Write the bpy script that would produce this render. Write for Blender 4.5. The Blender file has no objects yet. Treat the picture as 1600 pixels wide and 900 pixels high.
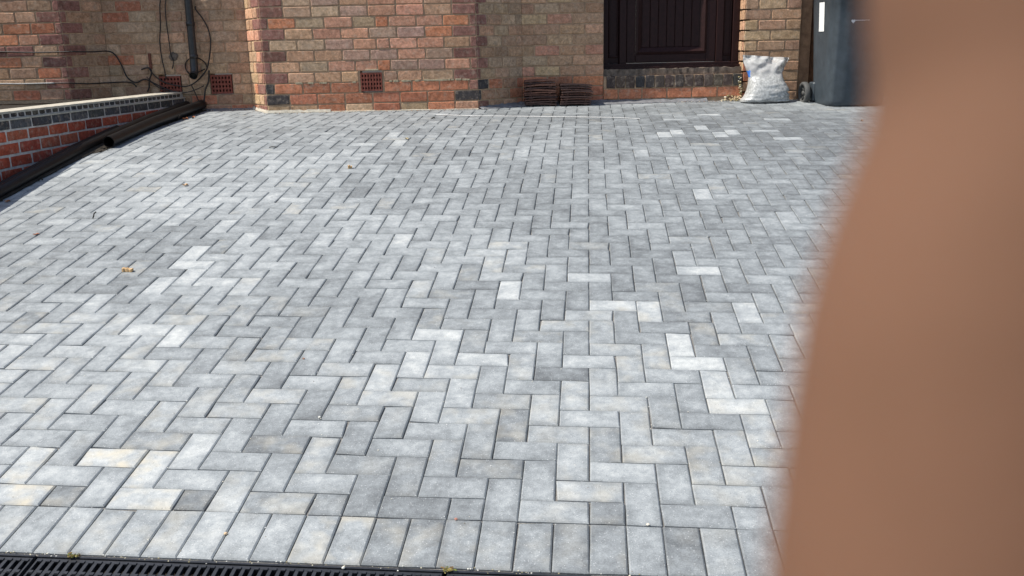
import bpy, bmesh, math, random
from mathutils import Vector, Matrix, noise as mnoise
random.seed(7)
sc = bpy.context.scene
COL = sc.collection

# ------------------------------------------------------------------ camera, world, sun, exposure
cam_d = bpy.data.cameras.new("camera"); cam = bpy.data.objects.new("camera", cam_d); COL.objects.link(cam)
CAMPOS = Vector((1.673, -8.245, 0.507))
RIGHT = Vector((0.9979552690, -0.0601274118, -0.0216789154))
DOWN = Vector((-0.0363006756, -0.2540169487, -0.9665183137))
FWD = Vector((0.0526074127, 0.9653290030, -0.2556802180))
mw = Matrix.Identity(4)
for i in range(3):
    mw[i][0] = RIGHT[i]; mw[i][1] = -DOWN[i]; mw[i][2] = -FWD[i]; mw[i][3] = CAMPOS[i]
cam.matrix_world = mw
cam_d.sensor_fit = 'HORIZONTAL'; cam_d.sensor_width = 36; cam_d.lens = 31.84
cam_d.clip_start = 0.004; cam_d.clip_end = 600
cam_d.dof.use_dof = True; cam_d.dof.focus_distance = 5.5; cam_d.dof.aperture_fstop = 16.8   # the 1.9 mm opening of a phone lens
sc.camera = cam

SUN_EL = math.radians(55); SUN_AZ = math.radians(9.7)     # azimuth measured from the house front line, towards the camera side
S = Vector((-math.cos(SUN_AZ)*math.cos(SUN_EL), -math.sin(SUN_AZ)*math.cos(SUN_EL), math.sin(SUN_EL)))
wd = bpy.data.worlds.new("World"); sc.world = wd; wd.use_nodes = True
nt = wd.node_tree; bg = nt.nodes["Background"]; sky = nt.nodes.new("ShaderNodeTexSky")
sky.sky_type = 'NISHITA'; sky.sun_disc = False; sky.sun_elevation = SUN_EL; sky.sun_rotation = math.atan2(S.x, S.y)
sky.dust_density = 1.5
nt.links.new(sky.outputs[0], bg.inputs[0]); bg.inputs[1].default_value = 0.125
sl = bpy.data.lights.new("sun", 'SUN'); sl.energy = 4.4; sl.angle = math.radians(0.53); sl.color = (1.0, 0.955, 0.88)
so = bpy.data.objects.new("sun", sl); COL.objects.link(so); so.rotation_euler = S.to_track_quat('Z', 'Y').to_euler(); so.location = (0, 0, 8)
sc.view_settings.view_transform = 'Standard'; sc.view_settings.look = 'None'; sc.view_settings.exposure = 0.42; sc.view_settings.gamma = 1
sc.render.engine = 'CYCLES'

# ------------------------------------------------------------------ helpers
def tag(o, label=None, cat=None, group=None, kind=None):
    if label: o['label'] = label
    if cat: o['category'] = cat
    if group: o['group'] = group
    if kind: o['kind'] = kind
    return o
def link(name, me, parent=None):
    o = bpy.data.objects.new(name, me); COL.objects.link(o)
    if parent: o.parent = parent
    return o
def empty(name, loc=(0, 0, 0), rz=0):
    o = bpy.data.objects.new(name, None); COL.objects.link(o); o.location = loc; o.rotation_euler = (0, 0, rz); o.empty_display_size = .1
    return o
class MB:
    """collects polygons with a per-point colour attribute"""
    def __init__(s): s.v = []; s.f = []; s.c = []; s.e = []; s.sm = []
    def add(s, vs, fs, col=(1, 1, 1), e=None, smooth=False):
        n = len(s.v); s.v += [tuple(p) for p in vs]; s.f += [tuple(n+i for i in f) for f in fs]
        s.c += [col]*len(vs); s.e += (e if e else [0.0]*len(vs)); s.sm += [smooth]*len(fs)
    def box(s, a, b, col=(1, 1, 1), mat=None):
        x0, y0, z0 = a; x1, y1, z1 = b
        vs = [Vector(p) for p in ((x0,y0,z0),(x1,y0,z0),(x1,y1,z0),(x0,y1,z0),(x0,y0,z1),(x1,y0,z1),(x1,y1,z1),(x0,y1,z1))]
        if mat: vs = [mat @ p for p in vs]
        s.add(vs, [(0,3,2,1),(4,5,6,7),(0,1,5,4),(1,2,6,5),(2,3,7,6),(3,0,4,7)], col)
    def bbox(s, a, b, c=.003, col=(1, 1, 1), mat=None):
        """box with chamfered edges"""
        x0, y0, z0 = a; x1, y1, z1 = b
        lo = (x0, y0, z0); hi = (x1, y1, z1); vs = []; idx = {}
        for k in range(3):
            for m in range(8):
                p = [hi[t] if m >> t & 1 else lo[t] for t in range(3)]
                for t in range(3):
                    if t != k: p[t] += -c if m >> t & 1 else c
                idx[(k, m)] = len(vs); vs.append(Vector(p))
        fs = []
        for k in range(3):
            a1, a2 = [t for t in range(3) if t != k]
            for sgn in (0, 1):
                b_ = sgn << k
                q = [b_, b_ | 1 << a1, b_ | 1 << a1 | 1 << a2, b_ | 1 << a2]
                fs.append(tuple(idx[(k, m)] for m in q))
        for k in range(3):
            a1, a2 = [t for t in range(3) if t != k]
            for m in range(8):
                if not m >> k & 1:
                    m2 = m | 1 << k
                    fs.append((idx[(a1, m)], idx[(a1, m2)], idx[(a2, m2)], idx[(a2, m)]))
        for m in range(8): fs.append((idx[(0, m)], idx[(1, m)], idx[(2, m)]))
        if mat: vs = [mat @ p for p in vs]
        s.add(vs, fs, col)
    def tube(s, pts, r, n=8, col=(1, 1, 1), cap=True, smooth=True):
        pts = [Vector(p) for p in pts]; rr = r if isinstance(r, (list, tuple)) else [r]*len(pts)
        vs = []; fs = []; prev = None
        for i, p in enumerate(pts):
            t = (pts[min(i+1, len(pts)-1)] - pts[max(i-1, 0)]).normalized()
            if prev is None:
                up = Vector((0, 0, 1)) if abs(t.z) < .9 else Vector((1, 0, 0))
                a = t.cross(up).normalized()
            else: a = (prev - t*prev.dot(t)).normalized()
            prev = a; b = t.cross(a)
            for k in range(n):
                th = 2*math.pi*k/n; vs.append(p + (a*math.cos(th) + b*math.sin(th))*rr[i])
        for i in range(len(pts)-1):
            for k in range(n):
                k2 = (k+1) % n; fs.append((i*n+k, i*n+k2, (i+1)*n+k2, (i+1)*n+k))
        if cap: fs.append(tuple(range(n-1, -1, -1))); fs.append(tuple((len(pts)-1)*n+k for k in range(n)))
        s.add(vs, fs, col, None, smooth)
    def build(s, name, m, parent=None, fix=True, inv=None):
        me = bpy.data.meshes.new(name); vv = s.v
        if inv: vv = [inv @ Vector(p) for p in vv]
        me.from_pydata([tuple(p) for p in vv], [], s.f)
        at = me.attributes.new('Col', 'FLOAT_COLOR', 'POINT')
        at.data.foreach_set('color', [x for c in s.c for x in (c[0], c[1], c[2], 1)])
        if any(s.e):
            a2 = me.attributes.new('inner', 'FLOAT', 'POINT'); a2.data.foreach_set('value', s.e)
        me.materials.append(m)
        me.polygons.foreach_set('use_smooth', s.sm)
        if fix:
            b = bmesh.new(); b.from_mesh(me); bmesh.ops.recalc_face_normals(b, faces=b.faces); b.to_mesh(me); b.free()
        me.update()
        return link(name, me, parent)

# ------------------------------------------------------------------ materials
def newmat(name):
    m = bpy.data.materials.new(name); m.use_nodes = True; t = m.node_tree
    return m, t, t.nodes['Principled BSDF']
def N(t, typ, **kw):
    n = t.nodes.new(typ)
    for k, v in kw.items(): setattr(n, k, v)
    return n
def noise(t, vec, scale, detail=3, rough=.55, dist=0):
    n = N(t, 'ShaderNodeTexNoise'); n.inputs['Scale'].default_value = scale; n.inputs['Detail'].default_value = detail
    n.inputs['Roughness'].default_value = rough; n.inputs['Distortion'].default_value = dist
    t.links.new(vec, n.inputs['Vector']); return n.outputs['Fac']
def math_(t, op, a, b=None, c=None, clamp=False):
    n = N(t, 'ShaderNodeMath', operation=op); n.use_clamp = clamp
    for i, x in enumerate((a, b, c)):
        if x is None: continue
        if isinstance(x, (int, float)): n.inputs[i].default_value = x
        else: t.links.new(x, n.inputs[i])
    return n.outputs[0]
def ramp(t, fac, stops):
    n = N(t, 'ShaderNodeValToRGB'); e = n.color_ramp.elements
    while len(e) < len(stops): e.new(.5)
    for el, (p, c) in zip(e, stops):
        el.position = p; el.color = (*(c if isinstance(c, (tuple, list)) else (c, c, c)), 1)
    t.links.new(fac, n.inputs[0]); return n.outputs[0]
def mix(t, fac, a, b, typ='MIX'):
    n = N(t, 'ShaderNodeMix', data_type='RGBA', blend_type=typ)
    for sock, x in ((n.inputs[0], fac), (n.inputs[6], a), (n.inputs[7], b)):
        if isinstance(x, (int, float)): sock.default_value = x
        elif isinstance(x, (tuple, list)): sock.default_value = (*x, 1)
        else: t.links.new(x, sock)
    return n.outputs[2]
def bump(t, h, strength, dist, bs):
    n = N(t, 'ShaderNodeBump'); n.inputs['Strength'].default_value = strength; n.inputs['Distance'].default_value = dist
    t.links.new(h, n.inputs['Height']); t.links.new(n.outputs[0], bs.inputs['Normal'])
def pos(t): return N(t, 'ShaderNodeNewGeometry').outputs['Position']
def attr(t, name='Col'):
    n = N(t, 'ShaderNodeAttribute'); n.attribute_name = name; return n
def shifted(t, amt=37.0):
    """world position pushed to another part of the noise for each piece"""
    a = attr(t); sp = N(t, 'ShaderNodeSeparateColor'); t.links.new(a.outputs['Color'], sp.inputs[0])
    return a, sp

def paver_material():
    m, t, bs = newmat('paver_concrete')
    a, sp = shifted(t)
    level, warm, rnd = sp.outputs[0], sp.outputs[1], sp.outputs[2]
    off = N(t, 'ShaderNodeCombineXYZ'); t.links.new(math_(t, 'MULTIPLY', rnd, 53.0), off.inputs[0]); t.links.new(math_(t, 'MULTIPLY', rnd, 31.0), off.inputs[1])
    ad = N(t, 'ShaderNodeVectorMath', operation='ADD'); t.links.new(pos(t), ad.inputs[0]); t.links.new(off.outputs[0], ad.inputs[1]); v = ad.outputs[0]
    inner = attr(t, 'inner').outputs['Fac']
    n1 = noise(t, v, 9, 3, .6); n2 = noise(t, v, 38, 4, .65); n3 = noise(t, v, 260, 2, .6)
    x = math_(t, 'ADD', level, math_(t, 'MULTIPLY', math_(t, 'SUBTRACT', n1, .5), .80))
    x = math_(t, 'ADD', x, math_(t, 'MULTIPLY', math_(t, 'SUBTRACT', n2, .5), .70))
    x = math_(t, 'ADD', x, math_(t, 'MULTIPLY', math_(t, 'SUBTRACT', n3, .5), .60))
    edge = math_(t, 'MULTIPLY', math_(t, 'SUBTRACT', 1.0, inner), math_(t, 'ADD', -.02, math_(t, 'MULTIPLY', n2, .27)))
    # broad drifts of dust and faint dirt that run across the joints
    wv = pos(t); st = noise(t, wv, 1.7, 5, .62, .5); st2 = noise(t, wv, 7.5, 5, .7, .8)
    x = math_(t, 'ADD', x, math_(t, 'MULTIPLY', math_(t, 'SUBTRACT', st, .5), .34))
    x = math_(t, 'ADD', x, math_(t, 'MULTIPLY', math_(t, 'SUBTRACT', st2, .5), .26))
    x = math_(t, 'SUBTRACT', x, edge, clamp=True)
    base = ramp(t, x, [(0, (.108, .116, .119)), (.35, (.213, .229, .233)), (.6, (.310, .329, .331)), (1, (.52, .53, .505))])
    n4 = noise(t, v, 13, 2, .5)
    wf = math_(t, 'MULTIPLY', math_(t, 'MULTIPLY', warm, ramp(t, n4, [(.45, 0.0), (.7, 1.0)])), .8)
    base = mix(t, wf, base, (.53, .475, .36))
    # dark pits and pale aggregate specks
    vo = N(t, 'ShaderNodeTexVoronoi'); vo.inputs['Scale'].default_value = 190; t.links.new(v, vo.inputs['Vector'])
    sc1 = N(t, 'ShaderNodeSeparateColor'); t.links.new(vo.outputs['Color'], sc1.inputs[0])
    near = math_(t, 'LESS_THAN', vo.outputs['Distance'], .26)
    pale = math_(t, 'MULTIPLY', near, math_(t, 'GREATER_THAN', sc1.outputs[0], .88))
    dark = math_(t, 'MULTIPLY', near, math_(t, 'LESS_THAN', sc1.outputs[0], .12))
    base = mix(t, math_(t, 'MULTIPLY', pale, .45), base, (.72, .72, .70)); base = mix(t, math_(t, 'MULTIPLY', dark, .6), base, (.10, .10, .10))
    t.links.new(base, bs.inputs['Base Color']); bs.inputs['Roughness'].default_value = .72
    bs.inputs['Specular IOR Level'].default_value = .45
    h = math_(t, 'ADD', math_(t, 'MULTIPLY', n3, .6), math_(t, 'MULTIPLY', n2, .4))
    bump(t, h, .5, .0018, bs)
    return m
def brick_material(name, grime=(.10, .085, .065), k=.35):
    m, t, bs = newmat(name)
    a, sp = shifted(t); v = pos(t)
    n1 = noise(t, v, 15, 4, .65); n2 = noise(t, v, 62, 4, .7); n3 = noise(t, v, 330, 2, .6); n0 = noise(t, v, 3.1, 2)
    c = mix(t, 1.0, a.outputs['Color'], ramp(t, n2, [(.25, .62), (.5, 1.0), (.78, 1.36)]), 'MULTIPLY')
    c = mix(t, 1.0, c, ramp(t, n3, [(.2, .78), (.8, 1.2)]), 'MULTIPLY')
    c = mix(t, 1.0, c, ramp(t, noise(t, v, 27, 3, .6, .4), [(.3, (.72, .70, .68)), (.5, (1, 1, 1)), (.72, (1.22, 1.25, 1.3))]), 'MULTIPLY')
    c = mix(t, math_(t, 'MULTIPLY', ramp(t, n1, [(.52, 0.0), (.72, 1.0)]), k), c, grime)
    c = mix(t, math_(t, 'MULTIPLY', ramp(t, noise(t, v, 24, 4, .7), [(.52, 0.0), (.70, 1.0)]), .42), c, (.50, .40, .30))
    t.links.new(c, bs.inputs['Base Color']); bs.inputs['Roughness'].default_value = .9; bs.inputs['Specular IOR Level'].default_value = .25
    bump(t, math_(t, 'ADD', n2, math_(t, 'MULTIPLY', n3, .5)), .8, .004, bs)
    return m
def simple(name, col, rough=.6, var=.2, scale=30, bumpd=.001, spec=.5, col2=None, bs_s=.4, metal=0):
    m, t, bs = newmat(name); v = pos(t)
    n = noise(t, v, scale, 4, .6)
    c2 = col2 if col2 else tuple(x*(1-var) for x in col); c1 = col if col2 else tuple(min(1, x*(1+var)) for x in col)
    c = ramp(t, n, [(.3, c2), (.7, c1)])
    t.links.new(c, bs.inputs['Base Color']); bs.inputs['Roughness'].default_value = rough; bs.inputs['Specular IOR Level'].default_value = spec
    bs.inputs['Metallic'].default_value = metal
    if bumpd: bump(t, noise(t, v, scale*6, 3, .6), bs_s, bumpd, bs)
    return m
def vmat(name, rough=.6, spec=.4, scale=60, amt=.25, bumpd=.0008):
    """colour from the mesh, grain from noise"""
    m, t, bs = newmat(name); v = pos(t); n = noise(t, v, scale, 4, .65)
    c = mix(t, 1.0, attr(t).outputs['Color'], ramp(t, n, [(.25, 1-amt), (.75, 1+amt)]), 'MULTIPLY')
    t.links.new(c, bs.inputs['Base Color']); bs.inputs['Roughness'].default_value = rough; bs.inputs['Specular IOR Level'].default_value = spec
    bump(t, n, .5, bumpd, bs); return m

M_paver = paver_material()
M_brick = brick_material('old_brick')
M_rbrick = brick_material('new_brick', (.13, .05, .03), .3)
M_mortar = simple('house_mortar', (.40, .27, .17), .95, .3, 22, .004, .2, None, .9)
M_rmortar = simple('pale_mortar', (.52, .48, .44), .95, .25, 30, .004, .2, None, .9)
M_cream = simple('cream_mortar', (.46, .42, .34), .95, .2, 30, .004, .2, None, .9)
M_sand = simple('jointing_sand', (.20, .19, .175), .95, .45, 200, .002, .2)
M_tarmac = simple('tarmac', (.055, .055, .058), .9, .3, 120, .003, .3)
M_soil = simple('dark_soil', (.05, .042, .033), .95, .5, 60, .01, .2, None, .9)
M_concrete = simple('old_concrete', (.21, .165, .13), .95, .4, 26, .003, .2, (.075, .058, .045), .8)
M_cement = simple('grey_cement', (.17, .17, .175), .95, .3, 25, .003, .2, None, .7)
M_blackpl = simple('black_plastic', (.012, .012, .014), .42, .4, 40, .0006, .5, (.03, .028, .026))
M_dustpl = simple('dusty_black_plastic', (.004, .004, .0042), .45, .5, 12, .001, .28, (.011, .0105, .010))
M_grate = simple('drain_grate_plastic', (.022, .023, .026), .45, .3, 60, .0006, .5)
M_void = simple('dark_inside', (.006, .006, .006), .9, .1, 30, 0)
M_cable = simple('black_cable', (.022, .015, .011), .6, .3, 60, 0)
M_greywire = simple('grey_cable', (.30, .29, .27), .6, .25, 60, 0)
M_upvc = simple('brown_grained_frame', (.024, .0085, .0075), .5, .25, 40, .0005, .22)
M_terra = simple('terracotta', (.21, .064, .044), .9, .35, 60, .001, .25)
M_gate = simple('brown_painted_timber', (.16, .07, .03), .6, .3, 25, .001, .4)
M_bin = simple('blue_grey_bin_plastic', (.045, .057, .067), .5, .2, 14, .0008, .45)
M_binlid = simple('dark_bin_lid_plastic', (.018, .024, .032), .45, .15, 8, .0006, .5)
M_rubber = simple('grey_rubber_tyre', (.075, .075, .072), .75, .2, 40, .0006, .4)
M_white = simple('white_sticker', (.80, .80, .78), .6, .04, 10, 0)
M_tile = vmat('roof_tile_clay', .85, .3, 70, .45, .001)
M_wood = simple('cut_wood', (.52, .34, .17), .8, .2, 150, .0005, .3)
M_leaf = vmat('dry_leaf', .8, .3, 150, .3)
M_pebble = vmat('pebble', .85, .3, 200, .2)
M_twig = simple('dark_twig', (.035, .03, .022), .85, .3, 150, .0005, .3)
M_chalk = simple('white_mortar_dust', (.74, .74, .72), .95, .06, 60, 0)
M_blue = simple('blue_print', (.06, .20, .62), .5, .1, 30, 0)

# ------------------------------------------------------------------ driveway coordinates -> world
RM = ((0.990196459813937, 0.13947481076143373, -0.007599219368362777), (-0.13899617553900556, 0.9784944390630385, -0.1524096319405042), (-0.01382151067995848, 0.15197174041831676, 0.9882881947877106))
O = (-1.2212751044621286, 5.709673642907841, -0.13814801675615396)
def dz(v):
    if v < 3.6: return 0.0
    if v < 5.0: return -.035*(v-3.6)**2
    return -.0686-.098*(v-5)
def P(x, y, h=0.0):
    p = (x-O[0], y-O[1], dz(y)+h-O[2])
    return Vector(sum(RM[i][k]*p[k] for k in range(3)) for i in range(3))
def drive_z(wx, wy):
    """height of the paving under a world point"""
    y = wy/.97+5.7; x = -1.22+wx
    for _ in range(12):
        p = P(x, y); x += (wx-p.x); y += (wy-p.y)/.99
    return P(x, y).z

# ------------------------------------------------------------------ ground, road
ys = [-60, -12, -3, -1.0, -.45, 0, 1, 2, 3, 3.6, 4, 4.5, 5, 5.5, 6, 6.6, 7.2]
mb = MB(); xs = [-60, -12, -2.6, -1, 1, 3, 5.4, 12, 60]
pts = []
for y in ys:
    for x in xs:
        p = P(x, max(y, -3.0), -.03)
        if y < -3: p.y += (y+3)
        pts.append(p)
for yy in (60,):
    for x in xs:
        p = P(x, 7.2, -.03); p.y += yy; pts.append(p)
n = len(xs); fs = [(r*n+c, r*n+c+1, (r+1)*n+c+1, (r+1)*n+c) for r in range(len(ys)) for c in range(n-1)]
mb.add(pts, fs); g = mb.build('ground', M_soil); tag(g, kind='structure')
mb = MB(); pts = []
for y in (-20, -8, -3, -1, -.345):
    for x in (-12, 0, 12):
        p = P(x, max(y, -3), -.004)
        if y < -3: p.y += (y+3)
        pts.append(p)
mb.add(pts, [(r*3+c, r*3+c+1, (r+1)*3+c+1, (r+1)*3+c) for r in range(4) for c in range(2)])
tag(mb.build('road', M_tarmac), kind='structure')

# ------------------------------------------------------------------ driveway of block pavers
XMIN, XMAX = -2.1, 5.6
mb = MB(); yy = [-.205 + k*(6.95+.205)/60 for k in range(61)]; xx = [XMIN + (XMAX-XMIN)*k/6 for k in range(7)]
mb.add([P(x, y, -.0085) for y in yy for x in xx], [(r*7+c, r*7+c+1, (r+1)*7+c+1, (r+1)*7+c) for r in range(60) for c in range(6)])
driveway = mb.build('driveway', M_sand); tag(driveway, kind='structure')

SPECIAL = {('H',9,11):.8,('H',11,9):.8,('V',8,7):.6,('V',9,8):.6,('H',10,8):.6,('V',11,6):.5,('V',12,15):.9,('V',6,21):.7,('H',16,14):.8,('V',18,13):.9,('H',20,18):.7,('V',19,10):.8,('H',19,9):.85,('V',20,7):.8,('H',20,6):.85,('H',15,13):.5,('H',15,17):.6,('V',22,13):.7,('V',22,29):.9,('H',25,55):.9,('H',22,52):.8,('V',24,47):.9,('V',22,45):1,('V',21,44):1,('V',25,44):.9,('V',26,45):.9,('H',30,52):.8,('H',29,43):.6,('V',19,38):.6,('H',28,46):.5,('H',-4,18):.8,('V',-4,19):.9,('V',-3,16):.7,('V',-4,15):.7,('H',-2,16):.7,('V',0,15):.8,('H',-3,11):.8,('V',-1,10):.8,('V',-4,23):.7,('V',-2,21):.7,('V',-11,28):.9,('H',-10,28):.9,('V',-8,27):.9,('H',-8,26):.8,('H',-8,38):.7,('H',-6,36):.7,('H',-1,41):.8,('V',1,44):.7,('V',2,41):.8,('V',-2,37):.6,('V',-1,38):.6,('H',0,2):.9,('V',2,1):.9,('V',-2,1):.8,('V',3,2):.8,('H',2,0):.8,('V',4,-1):-1,('V',0,-1):-.7,('V',8,-1):-.6,('V',13,4):-.7,('S',15):-.7,('S',16):-.4,('S',18):-.8,('V',16,-1):-.5,('H',14,8):-.8,('V',-8,11):-.7,('H',5,3):-.5,('V',6,13):-.5,('H',9,15):-.6,('H',10,16):-.6,('V',22,21):-.5,('V',21,20):-.6,('H',13,19):-.3,('H',20,30):-.6,('V',6,5):-.4,('H',-7,23):-.5,('H',-8,22):-.5}
WARM = {('H',0,2):1,('V',2,1):1,('V',-2,1):.8,('H',2,0):.7,('H',0,2):1,('S',8):.5,('S',9):.6,('S',3):.3,('S',2):.3,('V',-1,0):.5,('H',-2,0):.9,('V',15,3):.3,('H',13,1):.4,('V',9,1):.3}
def paver_geo(mb, x0, y0, x1, y1, key):
    rs = random.Random(hash((round(x0*100), round(y0*100))) & 0xffffff)
    cx, cy = (x0+x1)/2, (y0+y1)/2
    g = .0011+rs.uniform(0, .0007); c = .0042; cz_ = .0034; jj = [(rs.gauss(0, .0007), rs.gauss(0, .0007), rs.random() < .05) for _ in range(4)]
    # pavers drift lighter and darker by batch; level also rises leftwards and nearer
    drift = mnoise.noise(Vector((cx*.55+3, cy*.55, 1.3)))*.16 + mnoise.noise(Vector((cx*1.7, cy*1.7, 7.7)))*.13
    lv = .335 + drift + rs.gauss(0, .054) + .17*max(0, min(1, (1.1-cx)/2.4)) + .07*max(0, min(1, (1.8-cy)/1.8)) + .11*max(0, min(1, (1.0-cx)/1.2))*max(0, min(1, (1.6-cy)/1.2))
    if key in SPECIAL: lv = .42 + SPECIAL[key]*((.37 if key[-1] < 25 else .27) if SPECIAL[key] > 0 else .20)
    wm = WARM.get(key, 0.0)
    if not wm and rs.random() < .6*max(.10, min(1, (2.2-cy)/1.4)): wm = rs.uniform(.06, .38)
    col = (max(0.03, min(1.25, lv)), wm, rs.random())
    h = rs.gauss(0, .0005); tx, ty = rs.gauss(0, .0042), rs.gauss(0, .0042)
    def ring(d, hz):
        q = []
        for (a, b), (ja, jb, chipped) in zip(((x0+d, y0+d), (x1-d, y0+d), (x1-d, y1-d), (x0+d, y1-d)), jj):
            if chipped and d < .02: a += (cx-a)*.06; b += (cy-b)*.06
            q.append(P(a+ja, b+jb, h+hz+(a-cx)*tx+(b-cy)*ty))
        return q
    vs = ring(g+c+.022, 0) + ring(g+c, 0) + ring(g, -cz_) + ring(g, -.02)
    fs = [(0, 1, 2, 3)]
    for r in range(3):
        for k in range(4):
            k2 = (k+1) % 4; fs.append((r*4+k, (r+1)*4+k, (r+1)*4+k2, r*4+k2))
    mb.add(vs, fs, col, [1.0]*4+[0.0]*12)
# house outline in world space (front faces), used to stop the paving behind the walls
def behind_house(p):
    x, y = p.x, p.y
    if x < -.19: return y > .33+.12
    if x < 0: return y > .33
    if x < 1.86: return y > .12
    if x < 2.28: return y > .45
    if x < 4.9: return y > .42
    return y > 1.3
WALLP, WALLD = Vector((-.80, .33, 0)), Vector((math.sin(math.radians(8.3)), math.cos(math.radians(8.3)), 0))
def beyond_wall(p): return (p-WALLP).cross(WALLD).z < -.06
blocks = []
for i in range(int(XMIN*10), int(XMAX*10)):
    blocks.append((i*.1, -.2, i*.1+.1, 0, ('S', i)))
for j in range(-1, 69):
    for i in range(int(XMIN*10), int(XMAX*10)):
        c = (i-j-2) % 4
        if c == 0 and j >= 0: blocks.append((i*.1, j*.1, i*.1+.2, j*.1+.1, ('H', i, j)))
        if c == 3: blocks.append((i*.1, max(j, 0)*.1, i*.1+.1, j*.1+.2, ('V', i, j)))
vis = []
for b in blocks:
    w = P((b[0]+b[2])/2, (b[1]+b[3])/2)
    if behind_house(w) or beyond_wall(w): continue
    q = w-CAMPOS; d = q.dot(FWD); u = 800+1415.3*q.dot(RIGHT)/d; v = 450+1415.3*q.dot(DOWN)/d
    area = (b[2]-b[0])*(b[3]-b[1])/d**3
    inview = -20 < u < 1300 and v < 905
    vis.append((0 if inview else 1, -area, b))
vis.sort(key=lambda t: (t[0], t[1]))
for _, _, b in vis[:300]:
    mb = MB(); paver_geo(mb, *b); mb.build('paver', M_paver, driveway, fix=False)
mb = MB()
for _, _, b in vis[300:]: paver_geo(mb, *b)
tag(mb.build('far_pavers', M_paver, driveway, fix=False), kind='stuff')

# white dust line across the far pavers
cl = [(.30, 5.556), (.35, 5.551), (.50, 5.515), (.633, 5.483), (.80, 5.468), (.959, 5.457), (1.17, 5.432), (1.389, 5.409), (1.6, 5.385), (1.81, 5.362), (2.014, 5.28)]
mb = MB(); vs = []
for k, (x, y) in enumerate(cl):
    wdt = .009+.013*abs(mnoise.noise(Vector((k*1.7, 3, 0)))); vs += [P(x, y-wdt, .0035), P(x, y+wdt, .0035)]
mb.add(vs, [(2*k, 2*k+2, 2*k+3, 2*k+1) for k in range(len(cl)-1)])
tag(mb.build('mortar_dust_line', M_chalk, driveway), 'thin white line of dust')

# ------------------------------------------------------------------ brick walls
PAL = {'P': (.255, .118, .09), 'B': (.52, .30, .178), 'G': (.465, .31, .195), 'K': (.57, .285, .18), 'O': (.55, .215, .112), 'R': (.43, .165, .09),
       'D': (.06, .052, .05), 'W': (.46, .28, .20), 'Y': (.55, .37, .21), 'U': (.44, .27, .165), 'C': (.42, .24, .145), 'L': (.40, .265, .165)}
def jit(c, rs, a=.10):
    k = 1+rs.gauss(0, a); return tuple(max(.01, min(1, x*k*(1+rs.gauss(0, a*.18)))) for x in c)
rb = random.Random(11)
def brick_geo(mb, p0, d, nrm, s0, s1, z0, z1, col, proud=.006, ir=.0022, back=.012):
    """one brick on a wall face: worn octagonal outline, chamfered, standing proud of the joint"""
    ch = min(.012, (s1-s0)*.2)
    out = [(s0+ch, z0), (s1-ch, z0), (s1, z0+ch), (s1, z1-ch), (s1-ch, z1), (s0+ch, z1), (s0, z1-ch), (s0, z0+ch)]
    cc = ch*.72
    out = [(s0+cc*.35, z0+cc*.1), ((s0+s1)/2, z0), (s1-cc*.35, z0+cc*.1), (s1, (z0+z1)/2), (s1-cc*.35, z1-cc*.1), ((s0+s1)/2, z1), (s0+cc*.35, z1-cc*.1), (s0, (z0+z1)/2)]
    out = [(a+rb.uniform(-ir, ir), b+rb.uniform(-ir, ir)) for a, b in out]
    mx, mz = (s0+s1)/2, (z0+z1)/2
    pr = proud+rb.uniform(-.0015, .002)
    def at(a, b, n_): return Vector((p0[0]+d.x*a+nrm.x*n_, p0[1]+d.y*a+nrm.y*n_, b))
    f = .0045
    vs = [at(a+(f if a < mx-.01 else -f if a > mx+.01 else 0), b+(f if b < mz-.005 else -f if b > mz+.005 else 0), pr+rb.uniform(-.0008, .0008)) for a, b in out]
    vs += [at(a, b, pr-.004) for a, b in out] + [at(a, b, -back) for a, b in out]
    fs = [(0, 1, 2, 3, 4, 5, 6, 7)]
    for r in range(2):
        for k in range(8):
            k2 = (k+1) % 8; fs.append((r*8+k, (r+1)*8+k, (r+1)*8+k2, r*8+k2))
    mb.add(vs, fs, col)
CZ = [.066+.0922*k for k in range(-3, 27)]     # course joints
J = .0095
house = empty('brick_house', (0, 0, 0))
tag(house, 'brick house front with bay, recessed brown door, air bricks and downpipe above the grey driveway', 'house')
ALL = []   # (sort area, wall part, geometry args)
class Face:
    def __init__(s, a, b): 
        s.a = Vector((a[0], a[1], 0)); s.b = Vector((b[0], b[1], 0)); s.L = (s.b-s.a).length; s.d = (s.b-s.a).normalized(); s.n = Vector((s.d.y, -s.d.x, 0))
    def pt(s, t, n_, z): p = s.a+s.d*t+s.n*n_; return Vector((p.x, p.y, z))
def wall_body(name, face, z0, z1, depth=.2, holes=()):
    mb = MB()
    cuts = sorted(holes); t = 0; segs = []
    rects = []
    if not holes: rects = [(0, face.L, z0, z1)]
    else:
        for (h0, h1, y0, y1) in cuts: rects += [(t, h0, z0, z1), (h0, h1, z0, y0), (h0, h1, y1, z1)]; t = h1
        rects.append((t, face.L, z0, z1))
    for a, b, c, d_ in rects:
        q = [face.pt(a, 0, c), face.pt(b, 0, c), face.pt(b, -depth, c), face.pt(a, -depth, c), face.pt(a, 0, d_), face.pt(b, 0, d_), face.pt(b, -depth, d_), face.pt(a, -depth, d_)]
        mb.add(q, [(0,3,2,1),(4,5,6,7),(0,1,5,4),(1,2,6,5),(2,3,7,6),(3,0,4,7)])
    return mb.build(name, M_mortar, house)
def put(part, face, s0, s1, z0, z1, code, **kw):
    ALL.append((part, face, s0, s1, z0, z1, code, kw))
def bond(face, k, start, end, pitch=.2325, shift=0.0):
    """joint positions of a stretcher course between start and end"""
    out = [start]; t = start+shift if shift > .02 else start+pitch
    while t < end-.05: out.append(t); t += pitch
    out.append(end); return out
def rowcode(rs, zc, palette):
    return rs.choice(palette)
rc = random.Random(5)
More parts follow.
